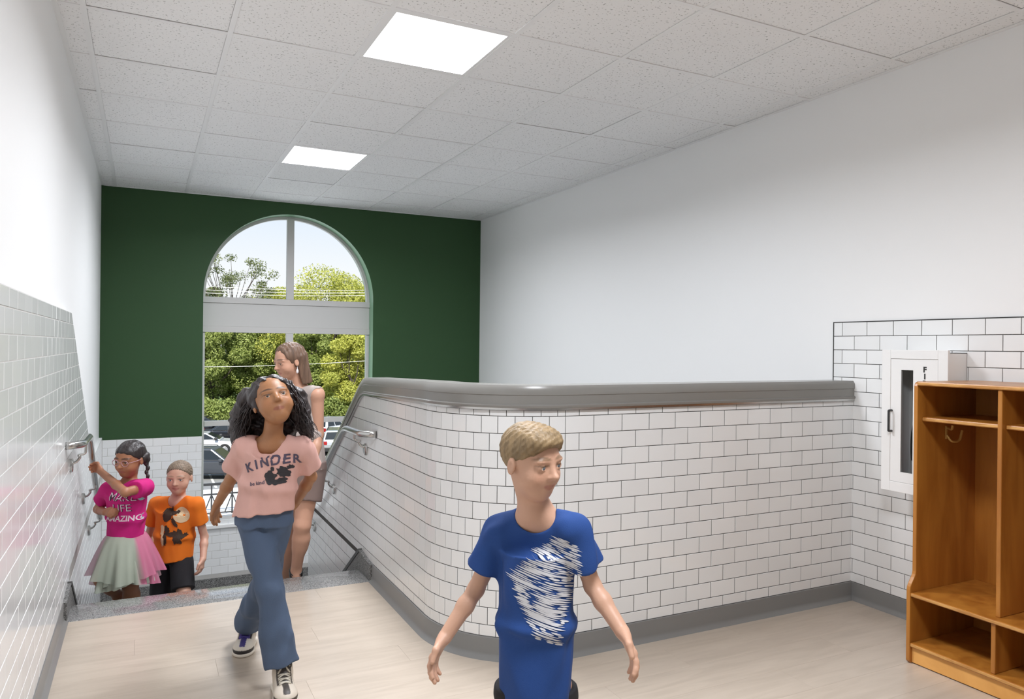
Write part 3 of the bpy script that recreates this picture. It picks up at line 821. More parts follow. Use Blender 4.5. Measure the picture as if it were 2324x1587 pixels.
M_TYRE = mat('tyre_rubber', (.018, .018, .018), .7)
M_RIM = mat('wheel_rim', (.6, .6, .6), .3, .8)
M_CARGLASS = mat('car_glass', (.02, .025, .03), .10, spec=.4)
M_LAMP_R = mat('tail_lamp', (.35, .01, .01), .2)
M_LAMP_W = mat('head_lamp', (.75, .75, .75), .1)
M_TRIMB = mat('car_black_trim', (.03, .03, .03), .5)
def car(px, py, depth, heading, paint, kind, label, stripe=False):
    """px,py,depth: ground point under the middle of the car; heading in degrees from +X"""
    p = at(px, py, depth); p[2] = ZG
    C_ = empty('car', tuple(p), label, 'car', 'cars in the car park')
    a = math.radians(heading); T = Matrix.Translation(Vector(p)) @ Matrix.Rotation(a, 4, 'Z')
    if kind == 'suv':
        L, W, H = 4.7, 1.88, 1.70
        body = [(-2.32, .42), (-2.36, .75), (-2.30, 1.02), (1.05, 1.02), (1.9, .94), (2.25, .80), (2.34, .55), (2.30, .32), (-2.25, .30)]
        gb, gt = [(-2.26, 1.0), (1.15, 1.0)], [(-1.98, 1.66), (.25, 1.68)]; wr, wb = .36, 1.42
    else:
        L, W, H = 4.7, 1.82, 1.45
        body = [(-2.30, .40), (-2.34, .72), (-2.25, .95), (-1.5, .97), (.95, .92), (1.8, .84), (2.22, .70), (2.33, .50), (2.28, .28), (-2.25, .27)]
        gb, gt = [(-1.75, .94), (1.1, .90)], [(-.95, 1.42), (.1, 1.43)]; wr, wb = .33, 1.36
    mb = MB().prism(body, 1, -W / 2, W / 2)
    o = mb.build('car_body', paint, C_)
    md = o.modifiers.new('soft', 'BEVEL'); md.width = .09; md.segments = 3; md.limit_method = 'ANGLE'; md.angle_limit = .5
    o.data.transform(T)
    # cabin, tapering upwards
    w0, w1 = W / 2 - .05, W / 2 - .24
    def cab(x0, x1, X0, X1, z0, z1, wa, wb_): return [(x0, -wa, z0), (x1, -wa, z0), (x1, wa, z0), (x0, wa, z0), (X0, -wb_, z1), (X1, -wb_, z1), (X1, wb_, z1), (X0, wb_, z1)]
    cf = [(0, 3, 2, 1), (4, 5, 6, 7), (0, 1, 5, 4), (1, 2, 6, 5), (2, 3, 7, 6), (3, 0, 4, 7)]
    z0, z1 = gb[0][1], gt[0][1]
    o = MB().add(cab(gb[0][0], gb[1][0], gt[0][0], gt[1][0], z0, z1, w0, w1), cf).build('cabin', paint, C_)
    md = o.modifiers.new('soft', 'BEVEL'); md.width = .07; md.segments = 3; o.data.transform(T)
    # panes
    def q(t, zf, side, x_b0, x_b1, x_t0, x_t1):
        pass
    zl, zh = .14, .86
    def pt(xb, xt, f): return xb + (xt - xb) * f, z0 + (z1 - z0) * f, w0 + (w1 - w0) * f
    nsp = 3 if kind == 'suv' else 2
    for s in (-1, 1):
        for i in range(nsp):
            f0, f1 = (i + .07) / nsp, (i + 1 - .03) / nsp
            vs = []
            for f, zz in ((f0, zl), (f1, zl), (f1, zh), (f0, zh)):
                xb = gb[0][0] + .12 + (gb[1][0] - gb[0][0] - .30) * f; xt = gt[0][0] + .1 + (gt[1][0] - gt[0][0] - .2) * f
                x_, z_, y_ = pt(xb, xt, zz); vs.append((x_, s * (y_ + .012), z_))
            vs += [(v[0], v[1] - s * .03, v[2]) for v in vs]
            o = MB().add(vs, cf).build('window_pane', M_CARGLASS, C_); o.data.transform(T)
    for e0, sgn in ((0, -1), (1, 1)):
        vs = []
        for f, yy in ((zl, -.86), (zl, .86), (zh, .86), (zh, -.86)):
            x_, z_, y_ = pt(gb[e0][0], gt[e0][0], f); vs.append((x_ + sgn * .015, yy * y_, z_))
        vs += [(v[0] - sgn * .03, v[1], v[2]) for v in vs]
        o = MB().add(vs, cf).build('windscreen' if e0 else 'rear_window', M_CARGLASS, C_); o.data.transform(T)
    for sx in (-1, 1):
        for sy in (-1, 1):
            c = (sx * wb, sy * (W / 2 - .20), wr)
            wv = MB().tube([(c[0], c[1] + sy * .0, wr), (c[0], c[1] + sy * .18, wr), (c[0], c[1] + sy * .215, wr)], [wr, wr, wr * .93], 22)
            wheel = wv.build('wheel', M_TYRE, C_, auto=True); wheel.data.transform(T)
            hb = MB().disc((c[0], c[1] + sy * .205, wr), (0, sy, 0), wr * .62, .03, 18)
            for k in range(5):
                an = k * 2 * math.pi / 5; hb.box((.05, -.03, 0), (wr * .58, .03, .02), M=Matrix.Translation((c[0], c[1] + sy * .228, wr)) @ Matrix.Rotation(math.pi / 2, 4, 'X') @ Matrix.Rotation(an, 4, 'Z'))
            r_ = hb.build('rim', M_RIM, wheel); r_.data.transform(T)
            ar = MB().tube([(c[0], sy * (W / 2 - .05), wr), (c[0], sy * (W / 2 + .006), wr)], wr * 1.16, 22).build('wheel_arch', M_TRIMB, C_); ar.data.transform(T)
    lm = [('tail_lamp', M_LAMP_R, -2.37, .74, .98), ('head_lamp', M_LAMP_W, 2.12, .66, .82)]
    for nm, mm, x_, za, zb_ in lm:
        for sy in (-1, 1):
            o = MB().box((x_, sy * (W / 2 - .36), za), (x_ + .17, sy * (W / 2 - .06), zb_), bev=.02).build(nm, mm, C_); o.data.transform(T)
    o = MB().box((-2.42, -W / 2 + .1, .36), (-2.3, W / 2 - .1, .58), bev=.03).build('rear_bumper', M_TRIMB, C_); o.data.transform(T)
    for sy in (-1, 1):
        o = MB().box((.72, sy * (W / 2) - .02 if sy > 0 else -W / 2 - .2, 1.0), (.92, W / 2 + .2 if sy > 0 else -W / 2 + .02, 1.16), bev=.04).build('wing_mirror', paint if kind == 'suv' else M_TRIMB, C_); o.data.transform(T)
    if kind == 'suv':
        for sy in (-1, 1):
            o = MB().tube([(-1.9, sy * .62, z1 + .0), (-1.8, sy * .62, z1 + .05), (.1, sy * .62, z1 + .05), (.2, sy * .62, z1)], .02, 6).build('roof_rail', M_TRIMB, C_); o.data.transform(T)
    if stripe:
        for sy in (-1, 1):
            o = MB().add([(-1.6, sy * (W / 2 + .004), .62), (-1.35, sy * (W / 2 + .004), .62), (-1.0, sy * (W / 2 + .004), .98), (-1.25, sy * (W / 2 + .004), .98)], [(0, 1, 2, 3)]).build('red_stripe', mat('red_decal', (.6, .03, .02), .4), C_); o.data.transform(T)
        o = MB().box((-2.375, .35, .70), (-2.35, .75, 1.0)).build('red_decal', mat('red_decal', (.6, .03, .02), .4), C_); o.data.transform(T)
    return C_
P_DK = mat('car_charcoal', (.04, .045, .055), .35, coat=.3); P_WH = mat('car_white', (.72, .73, .74), .2, coat=1.); P_BK = mat('car_black', (.012, .012, .015), .15, coat=1.)
P_SV = mat('car_silver', (.55, .57, .58), .2, .4, coat=1.)
car(478, 1092, 40.2, -22, P_DK, 'suv', 'charcoal sport utility car parked closest to the window, front wheel turned our way')
car(466, 1046, 49.0, -14, P_WH, 'sedan', 'white saloon car just behind the charcoal one')
car(462, 1006, 57.0, -12, P_BK, 'suv', 'black sport utility car furthest back behind the white saloon')
car(532, 1014, 54.5, -12, P_BK, 'sedan', 'black car half hidden behind the curly haired girl')
car(766, 1030, 50.5, 74, P_SV, 'suv', 'white sport utility car seen from behind beside the sloping rail')
car(758, 1003, 58.0, 42, P_WH, 'suv', 'white emergency vehicle with a red mark, furthest back on the right', stripe=True)
car(694, 1030, 50.0, 74, P_BK, 'sedan', 'black car mostly hidden beside the silvery white one')

# railing at the edge of the apron: rails, posts and fans of bars
M_RAIL = mat('black_railing_paint', (.02, .02, .022), .5)
Y_R = None
rp = at(508, 1172, 31.5)
rail = empty('area_railing', (rp[0], rp[1], ZG), 'black metal railing with fanned bars outside below the window', 'railing')
RZ = ZG + 1.32; RX0 = at(528, 1122, 31.5)[0]; RY = rp[1]
b0 = MB().box((RX0 - 6, RY - .045, RZ - .05), (RX0 + 9, RY + .045, RZ + .05)); b0.build('top_rail', M_RAIL, rail)
MB().box((RX0 - 6, RY - .025, RZ - .46), (RX0 + 9, RY + .025, RZ - .40)).build('middle_rail', M_RAIL, rail)
MB().box((RX0 - 6, RY - .02, ZG + .06), (RX0 + 9, RY + .02, ZG + .11)).build('bottom_rail', M_RAIL, rail)
for k in range(-7, 11):
    x = RX0 + k * .84
    MB().box((x - .03, RY - .03, ZG + .02), (x + .03, RY + .03, RZ - .03)).build('post', M_RAIL, rail)
    for dx in (-.30, .30):
        MB().tube([(x, RY, RZ - .43), (x + dx, RY, ZG + .08)], .024, 6).build('bar', M_RAIL, rail)

# power lines in sunlight
M_WIRE = mat('pale_cable', (.72, .71, .66), .5)
def wire(y, pxy, label):
    pts = []
    (xa, ya), (xb_, yb_) = pxy
    A = at(xa, ya, y); B = at(xb_, yb_, y)
    d = (B - A); A = A - d * 1.3; B = B + d * 1.3
    for k in range(41):
        t = k / 40; p = A + (B - A) * t; p[2] -= 1.1 * math.sin(math.pi * t) - 1.1
        pts.append(p)
    b = MB().tube(pts, .019, 6); b.build('power_line', M_WIRE)
    o = bpy.context.scene.objects['power_line'] if False else COL.objects[-1]
    return tag(o, label, 'cable', 'power lines outside')
for (ya, yb_, lab) in ((653, 662, 'topmost pale power line across the upper arched panes'), (661, 668, 'second pale power line below the topmost one'), (668, 674, 'lowest of the three pale power lines in the upper panes')):
    wire(52., ((462, ya), (836, yb_)), lab)
wire(54., ((462, 836), (836, 822)), 'single pale power line crossing the trees in the lower panes')

# ---- trees
M_BARK = mat('bark', (.075, .06, .05), .9, noise=(6, .3, (1, 1, .3)))
def leafmat(name, a, b):
    M = bpy.data.materials.new(name); M.use_nodes = True; n = M.node_tree; bs = n.nodes['Principled BSDF']; bs.inputs['Roughness'].default_value = .6
    t = n.nodes.new('ShaderNodeAttribute'); t.attribute_name = 'Col'
    r = n.nodes.new('ShaderNodeValToRGB'); r.color_ramp.elements[0].color = (*a, 1); r.color_ramp.elements[1].color = (*b, 1)
    n.links.new(t.outputs['Fac'], r.inputs[0]); n.links.new(r.outputs[0], bs.inputs['Base Color'])
    out = n.nodes['Material Output']; tl = n.nodes.new('ShaderNodeBsdfTranslucent'); mx = n.nodes.new('ShaderNodeMixShader'); mx.inputs[0].default_value = .35
    n.links.new(r.outputs[0], tl.inputs[0]); n.links.new(bs.outputs[0], mx.inputs[1]); n.links.new(tl.outputs[0], mx.inputs[2]); n.links.new(mx.outputs[0], out.inputs[0])
    return M
LEAF_G = leafmat('leaf_green', (.17, .23, .05), (.44, .50, .15))
LEAF_Y = leafmat('leaf_yellow_green', (.30, .33, .05), (.62, .62, .14))
LEAF_O = leafmat('leaf_olive', (.10, .13, .06), (.26, .29, .11))
def leaves_mesh(name, centers, radii, n, size, m_, flat=.8, fill=.35):
    """n leaf cards spread through ellipsoid clumps"""
    k = len(centers); idx = RNG.integers(0, k, n)
    d = RNG.normal(size=(n, 3)); d /= np.linalg.norm(d, axis=1)[:, None]
    rr = RNG.uniform(fill, 1, n) ** .5
    pos = np.array(centers)[idx] + d * rr[:, None] * np.array(radii)[idx]
    nr = d * .5 + RNG.normal(size=(n, 3)) * .6; nr[:, 2] += .35; nr /= np.linalg.norm(nr, axis=1)[:, None]
    a = np.cross(nr, RNG.normal(size=(n, 3))); a /= np.linalg.norm(a, axis=1)[:, None]; b = np.cross(nr, a)
    s = size * RNG.uniform(.6, 1.35, n)[:, None]
    v = np.stack([pos - a * s, pos + b * s * .55, pos + a * s, pos - b * s * .55], 1).reshape(-1, 3)
    me = bpy.data.meshes.new(name); me.vertices.add(4 * n); me.vertices.foreach_set('co', v.astype(np.float32).ravel())
    me.loops.add(4 * n); me.loops.foreach_set('vertex_index', np.arange(4 * n, dtype=np.int32))
    me.polygons.add(n); me.polygons.foreach_set('loop_start', np.arange(0, 4 * n, 4, dtype=np.int32)); me.polygons.foreach_set('loop_total', np.full(n, 4, np.int32))
    me.update(calc_edges=True)
    tone = np.clip(.35 + .5 * RNG.random(n) * 1 + .0 + RNG.normal(0, .12, k)[idx], 0, 1)
    ca = me.color_attributes.new('Col', 'FLOAT_COLOR', 'POINT')
    c4 = np.repeat(np.stack([tone, tone, tone, np.ones(n)], 1), 4, axis=0).astype(np.float32); ca.data.foreach_set('color', c4.ravel())
    me.materials.append(m_); return me
def tree(px, depth, top, width, m_, label, n=9000, size=.115, base=ZG, crown_lo=.12, sparse=False, group='trees beyond the car park'):
    """top: world height of the crown top; px: picture column of the trunk"""
    p = at(px, 900, depth); p[2] = base
    T_ = empty('tree', tuple(p), label, 'tree', group)
    H = top - base
    rnd = random.Random(int(px * 7 + depth))
    cs, rs = [], []
    nb = 64 if sparse else 34
    limbs = MB(); trunk_top = p + np.array([rnd.uniform(-.3, .3), rnd.uniform(-.3, .3), H * (.62 if sparse else .45)])
    limbs.tube([p, p + np.array([.05, 0, H * .2]), trunk_top], [H * .022, H * .018, H * .012], 9)
    for k in range(nb):
        t = (k + rnd.random()) / nb; u = rnd.uniform(-1, 1); v = rnd.uniform(-1, 1)
        if sparse:
            z = base + H * (crown_lo + (1 - crown_lo) * (.12 + .86 * t)); wr = width * (.5 + .6 * math.sin(math.pi * min(1, .15 + .8 * t)))
            c = np.array([p[0] + u * wr * .5, p[1] + v * wr * .35, z - .4]); r = np.array([1, 1, .7]) * rnd.uniform(.5, 1.0) * width * .12
        else:
            z = base + H * (crown_lo + (1 - crown_lo) * t ** .8); wr = width * math.sqrt(max(.12, 1 - (2 * max(t - .30, 0) / 1.45) ** 2))
            c = np.array([p[0] + u * wr * .46, p[1] + v * wr * .35, z - H * .07]); r = np.array([1, 1, .75]) * rnd.uniform(.8, 1.25) * width * .17
        cs.append(c); rs.append(r)
        if sparse or k % 3 == 0:
            mid = trunk_top * .5 + c * .5 + np.array([0, 0, -.4]); st = p + np.array([0, 0, H * rnd.uniform(.42, .60) if sparse else H * rnd.uniform(.2, .45)])
            limbs.tube([st, (st + c) / 2 + np.array([rnd.uniform(-.4, .4), 0, -.3]), c], [H * (.0038 if sparse else .010), H * (.0022 if sparse else .006), H * .0009], 6)
    limbs.build('trunk', M_BARK, T_, auto=True)
    me = leaves_mesh('foliage', cs, rs, n, size, m_, fill=.02 if sparse else .3)
    o = bpy.data.objects.new('foliage', me); COL.objects.link(o); o.parent = T_; o.matrix_parent_inverse = T_.matrix_world.inverted(); o['kind'] = 'stuff'
    return T_
zt = lambda py, d: 1.375 + (CYP - py) / F_PX * d
tree(522, 74, zt(572, 74), 8.4, LEAF_O, 'thin open tree with dark branches against the sky, upper left pane', n=9000, size=.10, sparse=True, crown_lo=.42)
tree(470, 80, zt(640, 80), 5.0, LEAF_O, 'low dark tree cut off by the left edge of the arch', n=14000, size=.11)
tree(480, 70, zt(715, 70), 7.5, LEAF_G, 'broad mid green tree at the left of the lower panes', n=38000)
tree(590, 73, zt(690, 73), 7.0, LEAF_G, 'mid green tree behind the head of the woman', n=36000)
tree(650, 80, zt(658, 80), 9.0, LEAF_Y, 'yellow green tree peeping up left of the centre mullion', n=32000)
tree(742, 76, zt(618, 76), 12.5, LEAF_Y, 'tallest bright yellow green tree in the upper right pane', n=42000)
tree(700, 69, zt(720, 69), 5.2, LEAF_G, 'green tree with a dark forked branch right of the mullion', n=26000)
tree(800, 67, zt(745, 67), 5.6, LEAF_Y, 'yellow green tree low down beside the sloping capping', n=36000, size=.10)
tree(838, 79, zt(640, 79), 6.0, LEAF_Y, 'yellow green tree at the far right edge of the window', n=26000)
tree(380, 72, zt(690, 72), 8.0, LEAF_G, 'green tree hidden behind the wall left of the window', n=14000)
tree(930, 74, zt(670, 74), 8.0, LEAF_G, 'green tree hidden behind the wall right of the window', n=14000)
tree(545, 86, zt(735, 86), 7.5, LEAF_G, 'green tree deep behind the others, left of the mullion', n=24000)
tree(640, 88, zt(728, 88), 8.0, LEAF_G, 'green tree deep behind the others, near the mullion', n=24000)
tree(760, 86, zt(720, 86), 8.0, LEAF_G, 'green tree deep behind the yellow ones on the right', n=24000)
# understorey: one hedge of shrubs along the lawn
cs, rs = [], []
A = at(330, 955, 66.); B = at(980, 955, 66.)
for k in range(46):
    t = k / 45; c = A + (B - A) * t; cs.append(np.array([c[0], c[1] + random.uniform(-1, 1), ZG + random.uniform(.5, 2.0)])); rs.append(np.array([1.2, 1.0, 1.0]) * random.uniform(.8, 1.3))
me = leaves_mesh('hedge', cs, rs, 42000, .11, LEAF_G)
hd = bpy.data.objects.new('hedge', me); COL.objects.link(hd); tag(hd, 'loose green undergrowth below the trees at the edge of the car park', 'hedge', kind='stuff')

# ================================================================== people: smooth distance fields -> one continuous surface
def V(*a): return np.array(a, np.float32)
def nrmz(a): a = np.asarray(a, float); return a / (np.linalg.norm(a) + 1e-12)
def smin(a, b, k):
    if k <= 0: return np.minimum(a, b)
    h = np.maximum(k - np.abs(a - b), 0) / k
    return np.minimum(a, b) - h * h * k * .25
def cone(a, b, ra, rb):
    a = np.asarray(a, np.float32); b = np.asarray(b, np.float32); ba = b - a; L2 = float(ba @ ba) + 1e-12
    def f(p):
        pa = p - a; t = np.clip(pa @ ba / L2, 0, 1)
        return np.linalg.norm(pa - t[:, None] * ba, axis=1) - (ra + (rb - ra) * t)
    return f
def ell(c, r, axes=None):
    c = np.asarray(c, np.float32); r = np.asarray(r, np.float32)
    A = np.eye(3, dtype=np.float32) if axes is None else np.asarray(axes, np.float32)
    def f(p):
        q = (p - c) @ A.T / r; k0 = np.linalg.norm(q, axis=1); k1 = np.linalg.norm(q / r, axis=1)
        return k0 * (k0 - 1) / (k1 + 1e-9)
    return f
def etube(a, b, side, fwd, ra, rb):
    """elliptical tube; ra, rb = (half width, half depth) at the ends"""
    a = np.asarray(a, np.float32); b = np.asarray(b, np.float32); ax = nrmz(b - a).astype(np.float32); L = float(np.linalg.norm(b - a))
    s = nrmz(side - ax * (side @ ax)).astype(np.float32); f_ = nrmz(np.cross(ax, s)).astype(np.float32)
    def f(p):
        q = p - a; t = q @ ax; u = np.clip(t / L, 0, 1); rx = ra[0] + (rb[0] - ra[0]) * u; ry = ra[1] + (rb[1] - ra[1]) * u
        x, y = q @ s, q @ f_; k0 = np.sqrt((x / rx) ** 2 + (y / ry) ** 2); k1 = np.sqrt((x / rx ** 2) ** 2 + (y / ry ** 2) ** 2)
        d = k0 * (k0 - 1) / (k1 + 1e-6); d = np.where(k0 < .05, -np.minimum(rx, ry), d); c = np.maximum(-t, t - L)
        return np.where(c > 0, np.sqrt(np.maximum(d, 0) ** 2 + c * c) + np.minimum(d, 0) * 0, np.maximum(d, c))
    return f
def plane(pt, n):
    """negative behind the plane (keeps the side opposite to n)"""
    pt = np.asarray(pt, np.float32); n = nrmz(n).astype(np.float32)
    return lambda p: (p - pt) @ n
class SDF:
    def __init__(s): s.ops = []; s.post = None
    def add(s, f, k=.02): s.ops.append(('u', f, k)); return s
    def cut(s, f, k=.004): s.ops.append(('s', f, k)); return s       # subtract f
    def keep(s, f, k=.004): s.ops.append(('i', f, k)); return s      # intersect with f
    def __call__(s, p):
        d = None
        for op, f, k in s.ops:
            e_ = f(p)
            if d is None: d = e_
            elif op == 'u': d = smin(d, e_, k)
            elif op == 's': d = -smin(-d, e_, k)
            else: d = -smin(-d, -e_, k)
        return d if s.post is None else s.post(p, d)
def polygonize(sdf, lo, hi, h, margin=.03):
    lo = np.asarray(lo, float) - 2 * h; hi = np.asarray(hi, float) + 2 * h
    B = 8; nb = np.ceil((hi - lo) / (h * B)).astype(int); n = nb * B + 1
    cen = np.stack(np.meshgrid(*[np.arange(k) for k in nb], indexing='ij'), -1).reshape(-1, 3)
    cp = (lo + (cen + .5) * B * h).astype(np.float32); cdv = sdf(cp)
    rad = B * h * .87 + margin
    arr = np.ones(n, np.float32)
    neg = cen[cdv < -rad]
    for c in neg: arr[c[0] * B:c[0] * B + B + 1, c[1] * B:c[1] * B + B + 1, c[2] * B:c[2] * B + B + 1] = -1
    act = cen[np.abs(cdv) <= rad]
    loc = np.stack(np.meshgrid(*[np.arange(B + 1)] * 3, indexing='ij'), -1).reshape(-1, 3)
    for i in range(0, len(act), 96):
        a = act[i:i + 96]; idx = (a[:, None, :] * B + loc[None]).reshape(-1, 3)
        v = sdf((lo + idx * h).astype(np.float32)); arr[idx[:, 0], idx[:, 1], idx[:, 2]] = v
    s = arr < 0
    S = s[:-1, :-1, :-1].astype(np.int8)
    cnt = np.zeros(tuple(np.array(n) - 1), np.int8)
    for dx in (0, 1):
        for dy in (0, 1):
            for dz in (0, 1):
                cnt += s[dx:n[0] - 1 + dx, dy:n[1] - 1 + dy, dz:n[2] - 1 + dz]
    cells = np.argwhere((cnt > 0) & (cnt < 8))
    vid = -np.ones(cnt.shape, np.int32); vid[cells[:, 0], cells[:, 1], cells[:, 2]] = np.arange(len(cells))
    acc = np.zeros((len(cells), 3)); num = np.zeros(len(cells))
    for ax in range(3):
        o = [k for k in range(3) if k != ax]
        for u in (0, 1):
            for v in (0, 1):
                off = [0, 0, 0]; off[o[0]] = u; off[o[1]] = v
                A = cells + off; Bc = A.copy(); Bc[:, ax] += 1
                a = arr[A[:, 0], A[:, 1], A[:, 2]]; b = arr[Bc[:, 0], Bc[:, 1], Bc[:, 2]]
                mk = (a < 0) != (b < 0); t = np.where(mk, a / np.where(mk, a - b, 1), 0)
                pt = np.tile(np.array(off, float), (len(cells), 1)); pt[:, ax] = t
                acc[mk] += pt[mk]; num[mk] += 1
    verts = lo + (cells + acc / num[:, None]) * h
    quads = []
    for ax in range(3):
        o = [k for k in range(3) if k != ax]; sl0 = [slice(None)] * 3; sl1 = [slice(None)] * 3
        sl0[ax] = slice(0, -1); sl1[ax] = slice(1, None)
        e0, e1 = s[tuple(sl0)], s[tuple(sl1)]
        E_ = np.argwhere(e0 != e1); E_ = E_[(E_[:, o[0]] > 0) & (E_[:, o[1]] > 0)]
        E_ = E_[(E_[:, o[0]] < cnt.shape[o[0]]) & (E_[:, o[1]] < cnt.shape[o[1]])]
        sg = s[E_[:, 0], E_[:, 1], E_[:, 2]]
        q = []
        for (u, v) in ((0, 0), (-1, 0), (-1, -1), (0, -1)):
            c = E_.copy(); c[:, o[0]] += u; c[:, o[1]] += v; q.append(vid[c[:, 0], c[:, 1], c[:, 2]])
        q = np.stack(q, 1); fl = sg if ax != 1 else ~sg
        q[~fl] = q[~fl][:, ::-1]; quads.append(q)
    q = np.concatenate(quads); q = q[(q >= 0).all(1)]
    return verts, q
def sdf_object(name, sdf, pts, pad, h, mats, parent, colour=None, margin=.03):
    P = np.array(pts); v, q = polygonize(sdf, P.min(0) - pad, P.max(0) + pad, h, margin)
    me = bpy.data.meshes.new(name); me.vertices.add(len(v)); me.vertices.foreach_set('co', v.astype(np.float32).ravel())
    me.loops.add(4 * len(q)); me.loops.foreach_set('vertex_index', q.astype(np.int32).ravel())
    me.polygons.add(len(q)); me.polygons.foreach_set('loop_start', np.arange(0, 4 * len(q), 4, dtype=np.int32)); me.polygons.foreach_set('loop_total', np.full(len(q), 4, np.int32))
    me.update(calc_edges=True)
    if colour is not None:
        ca = me.color_attributes.new('Col', 'FLOAT_COLOR', 'POINT'); c = colour(v)
        ca.data.foreach_set('color', np.concatenate([c, np.ones((len(c), 1))], 1).astype(np.float32).ravel())
    o = link(name, me, parent, mats if isinstance(mats, (list, tuple)) else [mats], True)
    return o
def folds(amp, freq, seed, ax=(1, 1, .35)):
    r = np.random.default_rng(seed); K = (r.normal(size=(5, 3)) * np.array(ax) * freq).astype(np.float32); ph = r.uniform(0, 6.28, 5).astype(np.float32)
    def g(p, d):
        w_ = np.zeros(len(p), np.float32)
        for k in range(5): w_ += np.sin(p @ K[k] + ph[k] + 1.5 * np.sin(p @ K[(k + 1) % 5] * .6))
        return d + amp * w_ * .35
    return g

class Head:
    def __init__(s, c, f, up, h):
        s.c = np.asarray(c, float); s.f = nrmz(f); s.u = nrmz(np.asarray(up) - s.f * (np.asarray(up) @ s.f)); s.s = np.cross(s.f, s.u); s.h = h   # s.s points to the head's own right
        s.A = np.stack([s.s, s.f, s.u])
    def P(s, x, y, z): return s.c + (s.s * x + s.f * y + s.u * z) * s.h
    def loc(s, p): return (p - s.c) @ s.A.T / s.h
    def E(s, x, y, z, rx, ry, rz): return ell(s.P(x, y, z), np.array([rx, ry, rz]) * s.h, s.A)
def add_head(S, H, lips=1., nose=1., smile=0., cheek=1., lid=.0165):
    h = H.h; k = .10 * h
    S.add(H.E(0, -.05, .13, .355, .43, .37), .08 * h)
    S.add(H.E(0, .11, -.13, .295, .285, .34), .12 * h)
    S.add(H.E(0, .20, -.385, .13, .12, .10), .14 * h)
    for x in (-1, 1):
        S.add(H.E(x * .175, .215, -.16, .115 * cheek, .12 * cheek, .12 * cheek), k)
        S.add(H.E(x * .13, .325, .085, .125, .055, .04), .06 * h)
        S.cut(H.E(x * .150, .430, .0, .085, .075, .048), .05 * h)
        S.add(H.E(x * .150, .318, .0, .082, .066, .060), .018 * h)       # lids over the eyeball
        S.cut(H.E(x * .150, .400, -.003 - (.0165 - lid), .060, .06, lid), .008 * h)      # opening between the lids
        S.add(H.E(x * .362, -.03, -.04, .035, .07, .115), .03 * h)       # ear
        S.cut(H.E(x * .398, -.02, -.03, .018, .038, .07), .015 * h)
        S.add(H.E(x * .048, .385, -.135, .036, .045, .032), .03 * h)      # nostril wings
    S.add(cone(H.P(0, .345, .05), H.P(0, .445, -.115), .030 * h, .045 * h * nose), .05 * h)
    S.add(H.E(0, .452, -.122, .045 * nose, .045, .038), .03 * h)
    for x in (-1, 1):
        S.add(cone(H.P(0, .345, -.257), H.P(x * .095, .292, -.264 + smile), .026 * h * lips, .014 * h), .025 * h)
        S.add(cone(H.P(0, .338, -.298), H.P(x * .080, .292, -.284 + smile), .028 * h * lips, .014 * h), .02 * h)
        S.cut(cone(H.P(0, .385, -.279), H.P(x * .105, .325, -.274 + smile), .007 * h, .005 * h), .008 * h)
def head_colour(H, skin, lip, brow, smile=0.):
    skin = np.array(skin); lip = np.array(lip); brow = np.array(brow)
    def col(v, c):
        q = H.loc(v); x, y, z = np.abs(q[:, 0]), q[:, 1], q[:, 2]
        m_ = np.clip(1.25 - np.sqrt((x / .105) ** 2 + ((z + .279 - smile * (x / .1) ** 2) / .038) ** 2) ** 2, 0, 1) * (y > .26)
        m_ = np.clip(m_ * 2, 0, .75)
        c = c * (1 - m_[:, None]) + lip * m_[:, None]
        arc = .105 + .02 * np.cos((x - .14) * 12)
        b = np.clip(1.6 - np.sqrt(((x - .150) / .085) ** 2 + ((z - arc) / .017) ** 2), 0, 1) * (y > .18)
        b = np.clip(b * 1.6, 0, .85)
        c = c * (1 - b[:, None]) + brow * b[:, None]
        lash = np.clip(1.5 - np.sqrt(((x - .150) / .070) ** 2 + ((z - .026) / .010) ** 2), 0, 1) * (y > .25)
        lash = np.clip(lash * 1.5, 0, .9)
        c = c * (1 - lash[:, None]) + brow * .5 * lash[:, None]
        bl = np.exp(-(((x - .19) / .09) ** 2 + ((z + .14) / .08) ** 2)) * (y > .05) * .25
        c = c * (1 - bl[:, None]) + (c * np.array([1.12, .86, .82])) * bl[:, None]
        return c
    return col
M_EYEW = mat('eye_white', (.72, .70, .67), .15)
def eyes(H, parent, iris, look=(0, 0, 0)):
    mi = mat('iris_%d' % int(iris[0] * 1000), iris, .1)
    for x in (-1, 1):
        r = .058 * H.h; c = H.P(x * .150, .318, -.002); f = nrmz(H.f + np.asarray(look))
        bm = bmesh.new(); bmesh.ops.create_uvsphere(bm, u_segments=18, v_segments=14, radius=r)
        q = Vector((0, 0, 1)).rotation_difference(Vector(f)).to_matrix().to_4x4()
        for fc in bm.faces:
            fc.smooth = True; fc.material_index = 1 if fc.calc_center_median().z > r * .86 else 0
        bm.transform(Matrix.Translation(Vector(c)) @ q)
        me = bpy.data.meshes.new('eye'); bm.to_mesh(me); bm.free(); link('eye', me, parent, [M_EYEW, mi])
